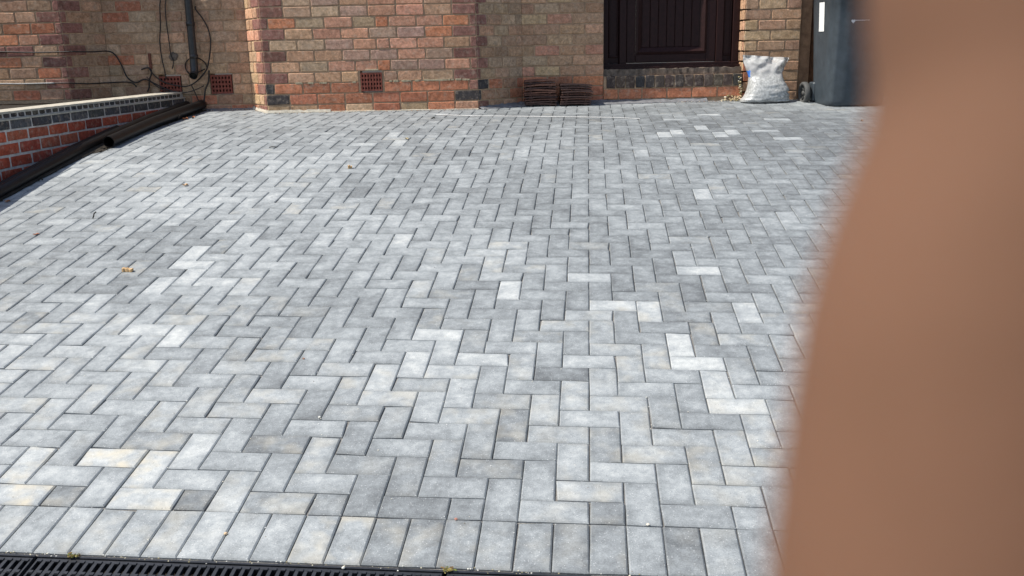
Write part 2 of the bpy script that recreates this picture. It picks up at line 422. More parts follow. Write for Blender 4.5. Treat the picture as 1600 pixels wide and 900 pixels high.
HIGH = 'BBGKKWUGBKUO'; DARKP = 'CULGCUBLRC'; PLINTH = 'OORRCR'

# --- central bay front
bay = Face((0, 0), (1.86, 0)); bay_part = wall_body('bay_wall', bay, -.35, 2.42, .2, [(.828, 1.018, .158, .345)])
ROWS = {  # from the top of the picture down; course index k, joints follow the photo
 9: 'PGWBKKBP', 8: 'PGGWKKBP', 7: 'pOGKG/OKKOp', 6: 'PBKKWWOP', 5: 'pGGWK/KKKBp', 4: 'PBBWWKWP', 3: 'pBGKK/OWWKp', 2: 'PBBB#UBUP', 1: 'dOOO#OOOp', 0: 'DRRRRRRD', -1: 'YBOYRYOB'}
def fill_bay():
    for k in range(-2, 25):
        z0, z1 = CZ[k+3]+J/2, CZ[k+4]-J/2
        code = ROWS.get(k)
        if code is None:
            A = (k % 2 == 0); code = 'P'+''.join(rc.choice(HIGH) for _ in range(6))+'P' if A else 'p'+''.join(rc.choice(HIGH) for _ in range(7))+'p'
        A = code[0] in 'PDYpd' and code[0].isupper()
        if '#' in code or '/' in code:
            pass
        if k == 2: js = [0, .20, .43, .665, .815, 1.03, 1.155, 1.37, 1.65, 1.86]; cs = 'PBBB#UBUP'
        elif k == 1: js = [0, .075, .32, .565, .815, 1.03, 1.275, 1.52, 1.78, 1.86]; cs = 'dORR#OOOp'
        elif k == 7: js = [0, .062, .30, .545, .79, .985, 1.10, 1.34, 1.57, 1.80, 1.86]; cs = code.replace('/', '')
        elif k == 5: js = [0, .062, .30, .54, .785, .985, 1.10, 1.34, 1.575, 1.80, 1.86]; cs = code.replace('/', '')
        elif k == 3: js = [0, .062, .31, .555, .79, .985, 1.10, 1.34, 1.575, 1.80, 1.86]; cs = code.replace('/', '')
        elif A: js = [0, .20, .442, .684, .926, 1.168, 1.41, 1.652, 1.86]; cs = (code+'BBBBBBBB')[:8]
        else: js = [0, .062, .30, .54, .785, 1.02, 1.26, 1.50, 1.80, 1.86]; cs = (code+'pppp')[:9]
        if k == 1: pass
        for a, (s0, s1) in enumerate(zip(js[:-1], js[1:])):
            ch = cs[a] if a < len(cs) else 'B'
            if ch == '#': continue
            put(bay_part, bay, s0+(J/2 if a else 0.001), s1-(J/2 if a < len(js)-2 else .001), z0, z1, ch.upper())
fill_bay()
# --- generic faces
def fill(part, face, kmin, kmax, pal, plinth=None, q0=None, q1=None, pitch=.2325, end=None, holes=(), seed=1, kpl=2, start=0.0, ph=0):
    rs = random.Random(seed); L = end if end else face.L
    for k in range(kmin, kmax):
        z0, z1 = CZ[k+3]+J/2, CZ[k+4]-J/2
        A = (k+ph) % 2 == 0; js = [start]; 
        if q0: js.append(start+(q0[0] if A else q0[1]))
        first = len(js)
        t = js[-1] + (pitch if (q0 or A) else pitch*.5)
        stop = L-((q1[0] if A else q1[1]) if q1 else 0)
        while t < stop-.055: js.append(t); t += pitch
        if q1: js.append(stop)
        js.append(L)
        for a, (s0, s1) in enumerate(zip(js[:-1], js[1:])):
            if s1-s0 < .02: continue
            skip = False
            for h in holes:
                if s1 > h[0]+.01 and s0 < h[1]-.01 and z1 > h[2]+.02 and z0 < h[3]-.02:
                    if s0 < h[0]-.04: s1 = h[0]
                    elif s1 > h[1]+.04: s0 = h[1]
                    else: skip = True
            if skip: continue
            code = rs.choice(plinth if (plinth and k < kpl) else pal)
            if q0 and a == 0: code = 'D' if k in (0, 1) and part.name.startswith('bay') else 'P'
            if q1 and a == len(js)-2: code = 'P'
            put(part, face, s0+(J/2 if a else .001), s1-(J/2 if a < len(js)-2 else .001), z0, z1, code)
leftf = Face((-4.6, 0), (-1.67, 0))
p_ = wall_body('left_wall', leftf, -.35, 2.42); fill(p_, leftf, 0, 25, 'KUBRCKUPRO', None, None, (.2, .055), seed=3)
lret = Face((-1.67, 0), (-1.44, .33)); p_ = wall_body('left_return_wall', lret, -.35, 2.42); fill(p_, lret, 0, 25, 'GLCUL', 'RCR', (.055, .2), None, seed=4, kpl=2)
RH = [(.425, .625, .158, .345), (.88, 1.08, .158, .345)]
rec = Face((-1.44, .33), (-.19, .33)); p_ = wall_body('recessed_wall', rec, -.35, 2.42, .2, RH); fill(p_, rec, -1, 25, DARKP+'GLUG', 'RCGLR', holes=RH, seed=8, kpl=1)
bl = Face((-.19, .33), (0, 0)); p_ = wall_body('bay_left_return_wall', bl, -.35, 2.42); fill(p_, bl, -1, 25, 'BKYUBY', 'KYBO', None, (.055, .2), pitch=.21, seed=9, kpl=2)
br = Face((1.86, 0), (2.278, .30)); p_ = wall_body('bay_right_return_wall', br, -.35, 2.42); fill(p_, br, -1, 25, 'GLUCG', 'OCRC', (.035, .12), None, pitch=.162, seed=10, kpl=2)
mainf = Face((2.278, .30), (3.03, .30)); p_ = wall_body('door_side_wall', mainf, -.35, 2.42); fill(p_, mainf, -1, 25, 'BUBKUUCGY', 'ORRO', pitch=.2325, seed=12, kpl=2, ph=1)
pierf = Face((4.335, .28), (4.86, .28)); p_ = wall_body('brick_pier', pierf, -.35, 2.42, .22)
def fill_pier():
    rs = random.Random(21)
    for k in range(-1, 25):
        z0, z1 = CZ[k+3]+J/2, CZ[k+4]-J/2
        js = [0, .245, .525] if k % 2 else [0, .125, .385, .525]
        for a, (s0, s1) in enumerate(zip(js[:-1], js[1:])):
            put(p_, pierf, s0+(J/2 if a else .001), s1-(J/2 if a < len(js)-2 else .001), z0, z1, rs.choice('UYBUYB' if k > 2 else 'CRCU'))
fill_pier()
reveal = Face((4.335, .46), (4.335, .28)); p_ = wall_body('door_reveal_wall', reveal, -.35, 2.42, .05)
reveal.n = Vector((-1, 0, 0)); n_before = len(ALL); fill(p_, reveal, -1, 25, 'BUYB', 'RCB', pitch=.12, seed=23, kpl=1)
for t_ in ALL[n_before:]: t_[7]['proud'] = .0025
# wall behind the gate side and above the door
gatew = Face((5.95, .35), (8.6, .35)); p_ = wall_body('far_right_wall', gatew, -.35, 2.42); fill(p_, gatew, -1, 25, HIGH, PLINTH, seed=31)
lint = Face((3.03, .30), (4.335, .30)); mbx = MB()
mbx.box((3.03, .30, 2.13), (4.335, .46, 2.42)); mbx.build('lintel', M_concrete, house)
# assemble: bricks in view become parts, the rest joins one object
def screen(p):
    q = p-CAMPOS; d = q.dot(FWD); return 800+1415.3*q.dot(RIGHT)/d, 450+1415.3*q.dot(DOWN)/d, d
inv_, outv = [], []
for t in ALL:
    part, face, s0, s1, z0, z1, code, kw = t
    c = face.pt((s0+s1)/2, 0, (z0+z1)/2); u, v, d = screen(c)
    a, b = screen(face.pt(s0, 0, (z0+z1)/2))[0], screen(face.pt(s1, 0, (z0+z1)/2))[0]
    size = abs(b-a)
    vmid, vt = v, screen(face.pt((s0+s1)/2, 0, z0))[1]
    if -8 < u < 1290 and vt > 2 and size > 5 and z1 > -.02: inv_.append((size, t))
    else: outv.append(t)
inv_.sort(key=lambda q: -q[0])
for q in inv_[300:]: outv.append(q[1])
for _, (part, face, s0, s1, z0, z1, code, kw) in inv_[:300]:
    mb = MB(); brick_geo(mb, (face.a.x, face.a.y), face.d, face.n, s0, s1, z0, z1, jit(PAL[code], rb), **kw); mb.build('brick', M_brick, part, fix=False)
mb = MB()
for (part, face, s0, s1, z0, z1, code, kw) in outv: brick_geo(mb, (face.a.x, face.a.y), face.d, face.n, s0, s1, z0, z1, jit(PAL[code], rb), **kw)
tag(mb.build('brickwork', M_brick, house, fix=False), kind='stuff')
print('bricks in view', len(inv_), 'others', len(outv))

# --- air bricks
def airbrick(cx, y, z0, cols, rows, w, h, label):
    mb = MB(); t = .006; x0 = cx-w/2
    pw, ph_ = w/(cols+.35), h/(rows+.45); bx = pw*.48; bz = ph_*.46
    yf, yb = y-.010, y+.03
    # vertical bars and horizontal bars, leaving square holes
    ex = (w-(cols*pw))/2; ez = (h-rows*ph_)/2
    xsn = [x0]+[x0+ex+pw*(i+.5)+sg*(pw-bx)/2 for i in range(cols) for sg in (-1, 1)]+[x0+w]
    zsn = [z0]+[z0+ez+ph_*(i+.5)+sg*(ph_-bz)/2 for i in range(rows) for sg in (-1, 1)]+[z0+h]
    for i in range(0, len(xsn)-1, 2): mb.box((xsn[i], yf, z0), (xsn[i+1], yb, z0+h))
    for j in range(0, len(zsn)-1, 2):
        for i in range(1, len(xsn)-1, 2): mb.box((xsn[i], yf+.0015, zsn[j]), (xsn[i+1], yb, zsn[j+1]))
    o = mb.build('air_brick', M_terra, house); tag(o, label)
    mv = MB(); mv.box((x0, yb+.001, z0), (x0+w, yb+.008, z0+h)); mv.build('air_brick_void', M_void, o)
airbrick(.923, 0, .170, 7, 4, .186, .158, 'terracotta air brick low in the bay wall')
airbrick(-.915, .33, .166, 6, 4, .186, .165, 'terracotta air brick left of the downpipe')
airbrick(-.46, .33, .166, 6, 4, .186, .168, 'terracotta air brick right of the downpipe')

# --- door, frame, sill, step
def part_box(name, a, b, m, parent, c=.003):
    mb = MB(); mb.bbox(a, b, c); return mb.build(name, m, parent)
frame = part_box('door_frame', (3.03, .425, .33), (3.095, .50, 2.13), M_upvc, house)
part_box('frame_jamb', (4.27, .4252, .33), (4.335, .50, 2.13), M_upvc, frame)
part_box('frame_mullion', (3.20, .4254, .332), (3.265, .50, 2.12), M_upvc, frame)
part_box('frame_mullion', (4.115, .4254, .332), (4.18, .50, 2.12), M_upvc, frame)
part_box('frame_head', (3.096, .4256, 2.06), (4.269, .498, 2.128), M_upvc, frame)
part_box('frame_sill', (3.031, .395, .315), (4.334, .51, .345), M_upvc, frame)
for x0, x1 in ((3.095, 3.20), (4.18, 4.27)):
    sp_ = part_box('side_panel', (x0, .46, .346), (x1, .495, 2.06), M_upvc, house)
    mb = MB(); mb.bbox((x0+.006, .448, .40), (x1-.006, .462, .418), .006); mb.bbox((x0+.006, .448, .418), (x0+.02, .462, 2.0), .005); mb.bbox((x1-.02, .448, .418), (x1-.006, .462, 2.0), .005)
    mb.build('panel_moulding', M_upvc, sp_)
door = empty('front_door', (0, 0, 0)); door.parent = house; tag(door, 'dark brown boarded door')
dx0, dx1, dz0, dz1 = 3.268, 4.112, .350, 2.055
part_box('stile', (dx0, .44, dz0), (dx0+.085, .485, dz1), M_upvc, door, .005)
part_box('stile', (dx1-.085, .44, dz0), (dx1, .485, dz1), M_upvc, door, .005)
part_box('rail', (dx0+.086, .4405, dz0), (dx1-.086, .485, dz0+.075), M_upvc, door, .005)
part_box('rail', (dx0+.086, .4405, dz1-.09), (dx1-.086, .485, dz1), M_upvc, door, .005)
# mitred moulding round the boarded panel
def moulding(x0, x1, z0, z1, w, yo, yi):
    mb = MB(); o_ = [(x0, z0), (x1, z0), (x1, z1), (x0, z1)]; i_ = [(x0+w, z0+w), (x1-w, z0+w), (x1-w, z1-w), (x0+w, z1-w)]; m_ = [(x0+w*.35, z0+w*.35), (x1-w*.35, z0+w*.35), (x1-w*.35, z1-w*.35), (x0+w*.35, z1-w*.35)]
    vs = [(x, yo, z) for x, z in o_]+[(x, yo-.012, z) for x, z in m_]+[(x, yi, z) for x, z in i_]
    fs = []
    for r in range(2):
        for k in range(4):
            k2 = (k+1) % 4; fs.append((r*4+k, r*4+k2, (r+1)*4+k2, (r+1)*4+k))
    mb.add(vs, fs); return mb
moulding(dx0+.085, dx1-.085, dz0+.075, dz1-.09, .062, .444, .464).build('panel_moulding', M_upvc, door, fix=False)
px0, px1 = dx0+.147, dx1-.147
nb = 7; w_ = (px1-px0)/nb
for k in range(nb):
    part_box('board', (px0+k*w_+.002, .462, dz0+.138), (px0+(k+1)*w_-.002, .478, dz1-.152), M_upvc, door, .004)
mb = MB(); mb.box((px0-.01, .479, dz0+.1), (px1+.01, .484, dz1-.1)); mb.build('door_backing', M_void, door)
mb = MB(); mb.tube([(4.06, .425, 1.35), (4.06, .40, 1.35), (3.96, .395, 1.35)], .009, 8); mb.build('handle', M_greywire, door)
step = empty('door_step', (0, 0, 0)); step.parent = house
# rough concrete sill
def rough_slab(name, x0, x1, y0, y1, z0, z1, m, parent, nx=40, amp=.006, seed=0, ny=4):
    mb = MB(); vs = []
    for j in range(ny+2):
        for i in range(nx+1):
            x = x0+(x1-x0)*i/nx; y = y0 if j == 0 else y0+(y1-y0)*(j-1)/ny
            z = z0 if j == 0 else z1
            nz = mnoise.noise(Vector((x*14, y*14, seed)))*amp + mnoise.noise(Vector((x*45, y*45, seed+9)))*amp*.6
            if j > 0: z += nz
            if j <= 1: y += mnoise.noise(Vector((x*20, z*3, seed+5)))*amp*1.1
            vs.append((x, y, z))
    w = nx+1
    mb.add(vs, [(j*w+i, j*w+i+1, (j+1)*w+i+1, (j+1)*w+i) for j in range(ny+1) for i in range(nx)])
    return mb.build(name, m, parent)
rough_slab('sill_slab', 3.032, 4.333, .315, .50, .238, .296, M_concrete, step, 60, .009, 3)
rough_slab('sill_ledge', 3.032, 4.333, .36, .50, .29, .318, M_upvc, step, 60, .003, 8)
mb = MB(); mb.box((3.031, .284, -.3), (4.334, .40, .236)); mb.build('step_core', M_mortar, step)
stepf = Face((3.05, .284), (4.334, .284)); SC = [(.07,.052,.045),(.09,.062,.048),(.09,.064,.052),(.05,.046,.046),(.055,.048,.046),(.07,.054,.047),(.08,.055,.047),(.065,.053,.047),(.085,.06,.05),(.075,.054,.046),(.09,.066,.054),(.10,.076,.056),(.09,.064,.052),(.058,.052,.048),(.075,.06,.05)]
ns = 14; w_ = stepf.L/ns
for k in range(ns):
    mb = MB(); brick_geo(mb, (stepf.a.x, stepf.a.y), stepf.d, stepf.n, k*w_+.004, (k+1)*w_-.004, .128, .236+rb.uniform(-.002, .003), jit(SC[k], rb, .08), proud=.012); o = mb.build('sill_brick', M_brick, step, fix=False)
for k, (s0, s1, c) in enumerate([(-.02, .115, 'O'), (.125, .335, 'R'), (.345, .57, 'R'), (.58, .805, 'O'), (.815, 1.045, 'O'), (1.055, 1.275, 'O')]):
    mb = MB(); brick_geo(mb, (stepf.a.x, stepf.a.y), stepf.d, stepf.n, s0, s1, .030, .119, jit(PAL[c], rb, .06), proud=.008); mb.build('brick', M_brick, step, fix=False)
# dark mortar band on top of the plinth and cement fillets at the feet of the walls
def fillet(name, pts, w, h, m, parent, seed=0, kind='structure'):
    """sloping strip of cement: pts are world x,y at the wall; w outwards"""
    mb = MB(); vs = []; n_ = 0
    dens = []
    for (a, b) in zip(pts[:-1], pts[1:]):
        for k in range(14): dens.append((Vector((*a, 0)).lerp(Vector((*b, 0)), k/14), (Vector((*b, 0))-Vector((*a, 0))).normalized()))
    dens.append((Vector((*pts[-1], 0)), dens[-1][1]))
    for i, (p, d) in enumerate(dens):
        n__ = Vector((d.y, -d.x, 0)); ww = (w if not callable(w) else w(i/len(dens)))*(1+.35*mnoise.noise(Vector((i*.55, seed, 0))))
        q = p+n__*ww; hh = (h if not callable(h) else h(i/len(dens)))*(1+.5*mnoise.noise(Vector((i*.8, seed, 4))))
        g0 = drive_z(p.x, p.y); vs += [(p.x-n__.x*.01, p.y-n__.y*.01, g0+hh), (p.x+n__.x*ww*.3, p.y+n__.y*ww*.3, g0+hh*.55), (q.x, q.y, drive_z(q.x, q.y)+.0045), (q.x, q.y, drive_z(q.x, q.y)-.02)]
    mb.add(vs, [(4*i+k, 4*i+k+1, 4*i+k+5, 4*i+k+4) for i in range(len(dens)-1) for k in range(3)])
    o = mb.build(name, m, parent); return o
fillet('base_mortar', [(-.19, .33), (0, 0), (.55, 0)], .018, .045, M_cream, house, 1)
fillet('base_mortar', [(.55, 0), (1.86, 0)], .012, .018, M_cream, house, 2)
fillet('base_cement', [(1.86, 0), (2.278, .30), (3.05, .28), (4.0, .276)], lambda t: .05+.12*math.sin(math.pi*min(1, t*1.15)), lambda t: .03, M_cement, house, 3)
fillet('base_cement', [(-1.44+.62, .33), (-.19, .33)], .04, .02, M_cement, house, 5)
# loose mortar line above the plinth
mb = MB()
for k in range(46):
    x = rb.uniform(.25, 1.8); s_ = rb.uniform(.01, .05)
    if .80 < x < 1.05: continue
    mb.bbox((x, -.0075-rb.uniform(0, .003), CZ[5]-.006-rb.uniform(0, .004)), (x+s_, .004, CZ[5]+.005+rb.uniform(0, .006)), .002)
mb.bbox((.875, -.013, .345), (.99, .004, .358), .003)
tag(mb.build('mortar_crust', simple('grey_green_mortar', (.36, .30, .20), .95, .3, 60, .002, .2), house), kind='stuff')

# --- gate beyond the pier
gate = empty('side_gate', (4.87, .34, 0)); tag(gate, 'brown timber side gate and post between brick pier and wheelie bin', 'gate')
GI = Matrix.Translation((-4.87, -.34, 0))
def gpart(name, a, b, m=M_gate, c=.004):
    mb = MB(); mb.bbox(a, b, c); return mb.build(name, m, gate, inv=GI)
M_post = simple('weathered_brown_post', (.30, .17, .095), .75, .3, 20, .001, .35)
gpart('gate_post', (4.868, .31, -.06), (4.975, .42, 2.1), M_post)
gpart('stile', (4.99, .35, .02), (5.06, .395, 2.0)); gpart('stile', (5.83, .35, .02), (5.90, .395, 2.0))
for k in range(7): gpart('board', (5.064+k*.109, .362, .03), (5.064+k*.109+.105, .385, 1.99))
gpart('gate_post', (5.905, .31, -.06), (5.945, .42, 2.1), M_post)

# ------------------------------------------------------------------ downpipe and cables in the recess
mb = MB(); mb.tube([(-.655, .265, 2.4), (-.660, .265, 1.0), (-.668, .265, .5), (-.671, .264, .385), (-.673, .250, .352), (-.675, .222, .333)], .034, 20, cap=False); 
dp = mb.build('downpipe', M_blackpl); tag(dp, 'black downpipe ending open above the ground between the two air bricks', 'drainpipe')
mb = MB(); mb.tube([(-.674, .238, .343), (-.675, .218, .330)], .0362, 20, cap=False); mb.build('rim', M_blackpl, dp)
mb = MB(); mb.tube([(-.672, .255, .356), (-.6745, .230, .338)], .0325, 20); mb.build('pipe_inside', M_void, dp)
for z in (.50, .78):
    mb = MB(); mb.tube([(-.664, .265, z-.018), (-.663, .265, z+.018)], .0385, 20); mb.box((-.675, .265, z-.012), (-.655, .332, z+.012)); mb.build('clip', M_blackpl, dp)
def smooth_path(pts, n_=6):
    pts = [Vector(p) for p in pts]; out = []
    for i in range(len(pts)-1):
        p0, p1, p2, p3 = pts[max(i-1, 0)], pts[i], pts[i+1], pts[min(i+2, len(pts)-1)]
        for k in range(n_):
            t = k/n_; out.append(.5*((2*p1)+(-p0+p2)*t+(2*p0-5*p1+4*p2-p3)*t*t+(-p0+3*p1-3*p2+p3)*t**3))
    out.append(pts[-1]); return out
def cable(name, pts, r, m, label, cat='cable', grp=None):
    mb = MB(); mb.tube(smooth_path(pts), r, 6); o = mb.build(name, m); tag(o, label, cat, grp); return o
YC = .300
def yc(pts, y=YC): return [(x, y, z) for x, z in pts]
cable('cable', yc([(-.895, 1.9), (-.905, 1.093), (-.922, .932), (-.936, .77), (-.957, .634), (-.957, .496), (-.946, .396), (-.94, .306)]), .0055, M_cable, 'left one of two thin cables hanging straight down the recessed wall onto the air brick')
cable('cable', yc([(-.85, 1.9), (-.859, 1.092), (-.878, .931), (-.883, .796), (-.879, .632), (-.876, .522), (-.86, .46), (-.879, .394)], .308), .0045, M_cable, 'right one of two thin cables down the recessed wall, ending at a filler patch')
cable('cable', yc([(-.61, .93), (-.61, .899), (-.562, .828), (-.521, .734), (-.51, .624), (-.536, .486), (-.569, .387), (-.634, .31), (-.677, .277)], .293), .0065, M_cable, 'thick cable bowing out to the right of the black downpipe')
cable('cable', yc([(-.569, .387), (-.586, .443), (-.638, .483), (-.699, .49), (-.755, .447), (-.761, .391), (-.727, .346), (-.669, .356), (-.592, .387)], .316), .005, M_cable, 'cable coiled in a ring behind the foot of the downpipe')
cable('cable', yc([(-.548, .375), (-.564, .275), (-.601, .197), (-.63, .05)], .283), .0075, M_cable, 'thick cable dropping from the coil to the pipes beside the right air brick')
cable('cable', yc([(-.72, .256), (-.694, .182), (-.655, .07)], .286), .005, M_cable, 'short cable end hanging below the open downpipe')
cable('cable', [(-1.62, -.002, .562), (-1.50, .15, .558), (-1.413, .285, .561), (-1.361, .302, .527), (-1.317, .302, .437), (-1.281, .302, .331), (-1.213, .302, .284), (-1.126, .302, .31), (-1.046, .302, .269), (-.929, .30, .21), (-.83, .30, .185)], .0065, M_cable, 'long sagging cable dropping from the upper left wall to the left air brick')
cable('cable', yc([(-1.075, .399), (-1.037, .342), (-.976, .29), (-.878, .254), (-.767, .24), (-.677, .277), (-.583, .365)], .292), .006, M_cable, 'cable sagging across the left air brick up to the coil')
cable('cable', yc([(-1.106, .332), (-1.047, .264), (-.968, .211), (-.859, .18), (-.714, .199), (-.608, .242)], .288), .0045, M_cable, 'lowest sagging cable under both the left air brick and downpipe')
cable('cable', yc([(-1.15, .395), (-1.10, .41), (-1.07, .40), (-1.065, .36), (-1.09, .30), (-1.10, .24), (-1.12, .20)], .305), .007, M_cable, 'knotted cable end left of the left air brick')
cable('cable', [(-4.5, -.014, .585), (-2.6, -.014, .578), (-2.203, -.014, .573), (-1.939, -.014, .562), (-1.66, -.018, .562), (-1.62, -.002, .562)], .006, M_cable, 'upper cable clipped along the left brick wall')
cable('cable', [(-4.5, -.014, .318), (-2.5, -.014, .312), (-2.246, -.014, .308), (-2.032, -.014, .303), (-1.79, -.016, .303)], .0075, M_greywire, 'pale grey conduit along the foot of the left brick wall')
cable('cable', [(-1.80, -.015, .303), (-1.66, -.018, .300), (-1.56, .10, .288), (-1.44, .29, .288), (-1.30, .302, .290), (-1.24, .302, .278), (-1.21, .302, .245)], .006, M_cable, 'dark cable running on from the grey conduit into the recess')
mb = MB(); mb.bbox((-1.078, .303, .40), (-1.055, .324, .535), .003); o = mb.build('cable_cover', simple('rusty_strip', (.14, .045, .025), .8, .3, 50, .001), None); tag(o, 'narrow rust brown cover strip above the knotted cable', 'cable cover')
mb = MB()
vs = []; c0 = Vector((-.86, .322, .50)); k_ = 18
for i in range(k_):
    a = 2*math.pi*i/k_; r = .042*(1+.3*mnoise.noise(Vector((math.cos(a)*1.5, math.sin(a)*1.5, 2)))); vs.append((c0.x+r*math.cos(a), .324, c0.z+.9*r*math.sin(a)))
vs2 = [(c0.x+(x-c0.x)*.7, .314, c0.z+(z-c0.z)*.7) for x, y, z in vs]
mb.add(vs+vs2, [tuple(range(k_, 2*k_))]+[(i, (i+1) % k_, k_+(i+1) % k_, k_+i) for i in range(k_)]); mb.build('filler_patch', M_concrete, house)

# ------------------------------------------------------------------ retaining wall on the left
tw = math.radians(8.3); WO = Vector((-.80, .33, 0))        # far end of the face; runs towards the camera
rface = Face((WO.x-math.sin(tw)*5.6, WO.y-math.cos(tw)*5.6), (WO.x, WO.y))     # left to right as seen: near to far
rw = MB()
def rwbox(mb, s0, s1, n0, n1, z0, z1):
    q = [rface.pt(s0, n0, z0), rface.pt(s1, n0, z0), rface.pt(s1, n1, z0), rface.pt(s0, n1, z0), rface.pt(s0, n0, z1), rface.pt(s1, n0, z1), rface.pt(s1, n1, z1), rface.pt(s0, n1, z1)]
    mb.add(q, [(0,3,2,1),(4,5,6,7),(0,1,5,4),(1,2,6,5),(2,3,7,6),(3,0,4,7)])
rwbox(rw, 0, 5.6, 0, -.22, -1.1, .138); rwbox(rw, 0, 5.59, -.012, -.22, .138, .178)
retaining = rw.build('retaining_wall', M_rmortar); tag(retaining, 'low red brick retaining wall with blue brick courses and cream mortar top', 'wall')
def rbrick(s0, s1, z0, z1, col, off=0.0, proud=.004, name='brick'):
    mb = MB(); p = rface.a+rface.n*off
    brick_geo(mb, (p.x, p.y), rface.d, rface.n, s0, s1, z0, z1, col, proud=proud, ir=.0018); return mb.build(name, M_rbrick, retaining, fix=False)
rr = random.Random(4)
RZ = [(.078, .138, 'blue'), (.004, .068, 'a'), (-.078, -.008, 'b'), (-.158, -.090, 'a'), (-.240, -.170, 'b'), (-.322, -.252, 'a'), (-.404, -.334, 'b'), (-.486, -.416, 'a')]
far = MB()
for (z0, z1, typ) in RZ:
    off = {'blue': .035, 'a': .09, 'b': .205}[typ]
    k = 0
    while True:
        s1 = 5.6-off-k*.2325; s0 = s1-.2205
        if s0 < .1: break
        k += 1
        if typ == 'blue': c = jit(rr.choice([(.080, .080, .080), (.066, .067, .070), (.11, .105, .10)]), rr, .15)
        else: c = jit(rr.choice([(.38, .074, .038), (.43, .092, .046), (.33, .066, .040), (.40, .105, .058)]), rr, .10)
        gz = drive_z(rface.pt((s0+s1)/2, 0, 0).x, rface.pt((s0+s1)/2, 0, 0).y)
        if z1 < gz-.02: continue
        if s0 > 2.2: rbrick(s0, s1, z0, z1, c)
        else:
            p = rface.a; brick_geo(far, (p.x, p.y), rface.d, rface.n, s0, s1, z0, z1, c, proud=.004)
# rowlock course of blue brick ends
k = 0
while k < 70:
    s1 = 5.52-k*.0775; s0 = s1-.060; k += 1
    c = jit(rr.choice([(.05, .05, .05), (.07, .06, .05), (.06, .06, .065)]), rr, .2)
    if s0 > 2.2: rbrick(s0, s1, .150, .178, c, -.012, .006, 'coping_brick')
    elif s0 > 0: p = rface.a-rface.n*.012; brick_geo(far, (p.x, p.y), rface.d, rface.n, s0, s1, .150, .178, c, proud=.006)
tag(far.build('near_bricks', M_rbrick, retaining, fix=False), kind='stuff')
# cream mortar topping, and the lit mortar ledge above the blue course
def mortar_strip(n0, n1, z0, z1, amp, seed, name):
    mb = MB(); vs = []; K = 140
    for i in range(K+1):
        s_ = 5.6*i/K; a = mnoise.noise(Vector((s_*9, seed, 0)))*amp+mnoise.noise(Vector((s_*30, seed, 3)))*amp*.6; b = mnoise.noise(Vector((s_*12, seed, 7)))*amp
        vs += [rface.pt(s_, n0+a, z0), rface.pt(s_, n0+a, z1+b*.6), rface.pt(s_, n0*.5+n1*.5, z1+amp+b), rface.pt(s_, n1, z1)]
    mb.add(vs, [(4*i+k, 4*i+k+1, 4*i+k+5, 4*i+k+4) for i in range(K) for k in range(3)])
    return mb.build(name, M_cream, retaining)
mortar_strip(-.004, -.21, .176, .190, .004, 1, 'mortar_top')
mortar_strip(.009, -.013, .134, .143, .003, 2, 'mortar_ledge')
# raised ground behind the wall
mb = MB(); pts = [rface.pt(0, -.2, .13), rface.pt(5.7, -.2, .13), Vector((-1.3, .4, .13)), Vector((-5, .4, .13)), Vector((-5, -5.2, .13))]
mb.add([(p.x, p.y, p.z) for p in pts]+[(p.x, p.y, -1.2) for p in pts], [(0, 1, 2, 3, 4)]+[(i, (i+1) % 5, 5+(i+1) % 5, 5+i) for i in range(5)])
tag(mb.build('path', M_soil), kind='structure')
mb = MB(); K = 40
vs = []
for i in range(K+1):
    x = -2.9+i*1.3/K; a = mnoise.noise(Vector((x*8, 2, 0)))
    vs += [(x, -.004, .165+.012*a), (x, -.07-.02*a, .137)]
mb.add(vs, [(2*i, 2*i+1, 2*i+3, 2*i+2) for i in range(K)]); mb.build('base_rubble', M_soil, house)

# ------------------------------------------------------------------ pipes lying along the wall
def ground_pipe(pts, r, ri, label, name='soil_pipe', col=M_dustpl, sock=None):
    c = [P(x, y, r+.012+h) for x, y, h in pts]; ax = (c[-1]-c[0]).normalized()
    mb = MB(); mb.tube(c, r, 28, cap=False); mb.tube(c, ri, 28, cap=False)
    d0, d1 = (c[1]-c[0]).normalized(), (c[-1]-c[-2]).normalized()
    for cc, dd in ((c[0], d0), (c[-1], d1)):
        a = dd.cross(Vector((0, 0, 1))).normalized(); b = dd.cross(a); vs = []
        for k in range(28):
            th = 2*math.pi*k/28; q = a*math.cos(th)+b*math.sin(th); vs += [cc+q*r, cc+q*ri]
        mb.add(vs, [(2*k, 2*k+1, (2*k+3) % 56, (2*k+2) % 56) for k in range(28)])
    o = mb.build(name, col); tag(o, label, 'pipe'); 
    if sock:
        t_, L_ = sock; i0 = c[0].lerp(c[-1], t_); m2 = MB(); m2.tube([i0-ax*L_/2, i0-ax*L_/2*.9, i0+ax*L_/2*.9, i0+ax*L_/2], [r+.001, r+.007, r+.007, r+.001], 28, cap=True); m2.build('pipe_collar', col, o)
    return o
ground_pipe([(-1.800, 4.02, -.008), (-1.835, 4.8, -.006), (-1.870, 5.4, .0), (-1.905, 5.93, .002)], .041, .037, 'shorter black plastic pipe with open near end lying in front of the long pipe', sock=(.64, .05))
ground_pipe([(-1.875, 1.2, -.006), (-1.885, 2.6, -.008), (-1.915, 3.9, -.006), (-1.975, 5.0, .0), (-2.035, 5.9, .01)], .034, .030, 'long black plastic pipe lying along the foot of the red brick retaining wall')
ground_pipe([(-1.945, 1.2, -.004), (-1.955, 2.6, -.004), (-1.99, 3.9, -.004), (-2.03, 4.6, -.004)], .025, .021, 'thinner black pipe wedged between the long pipe and retaining wall')
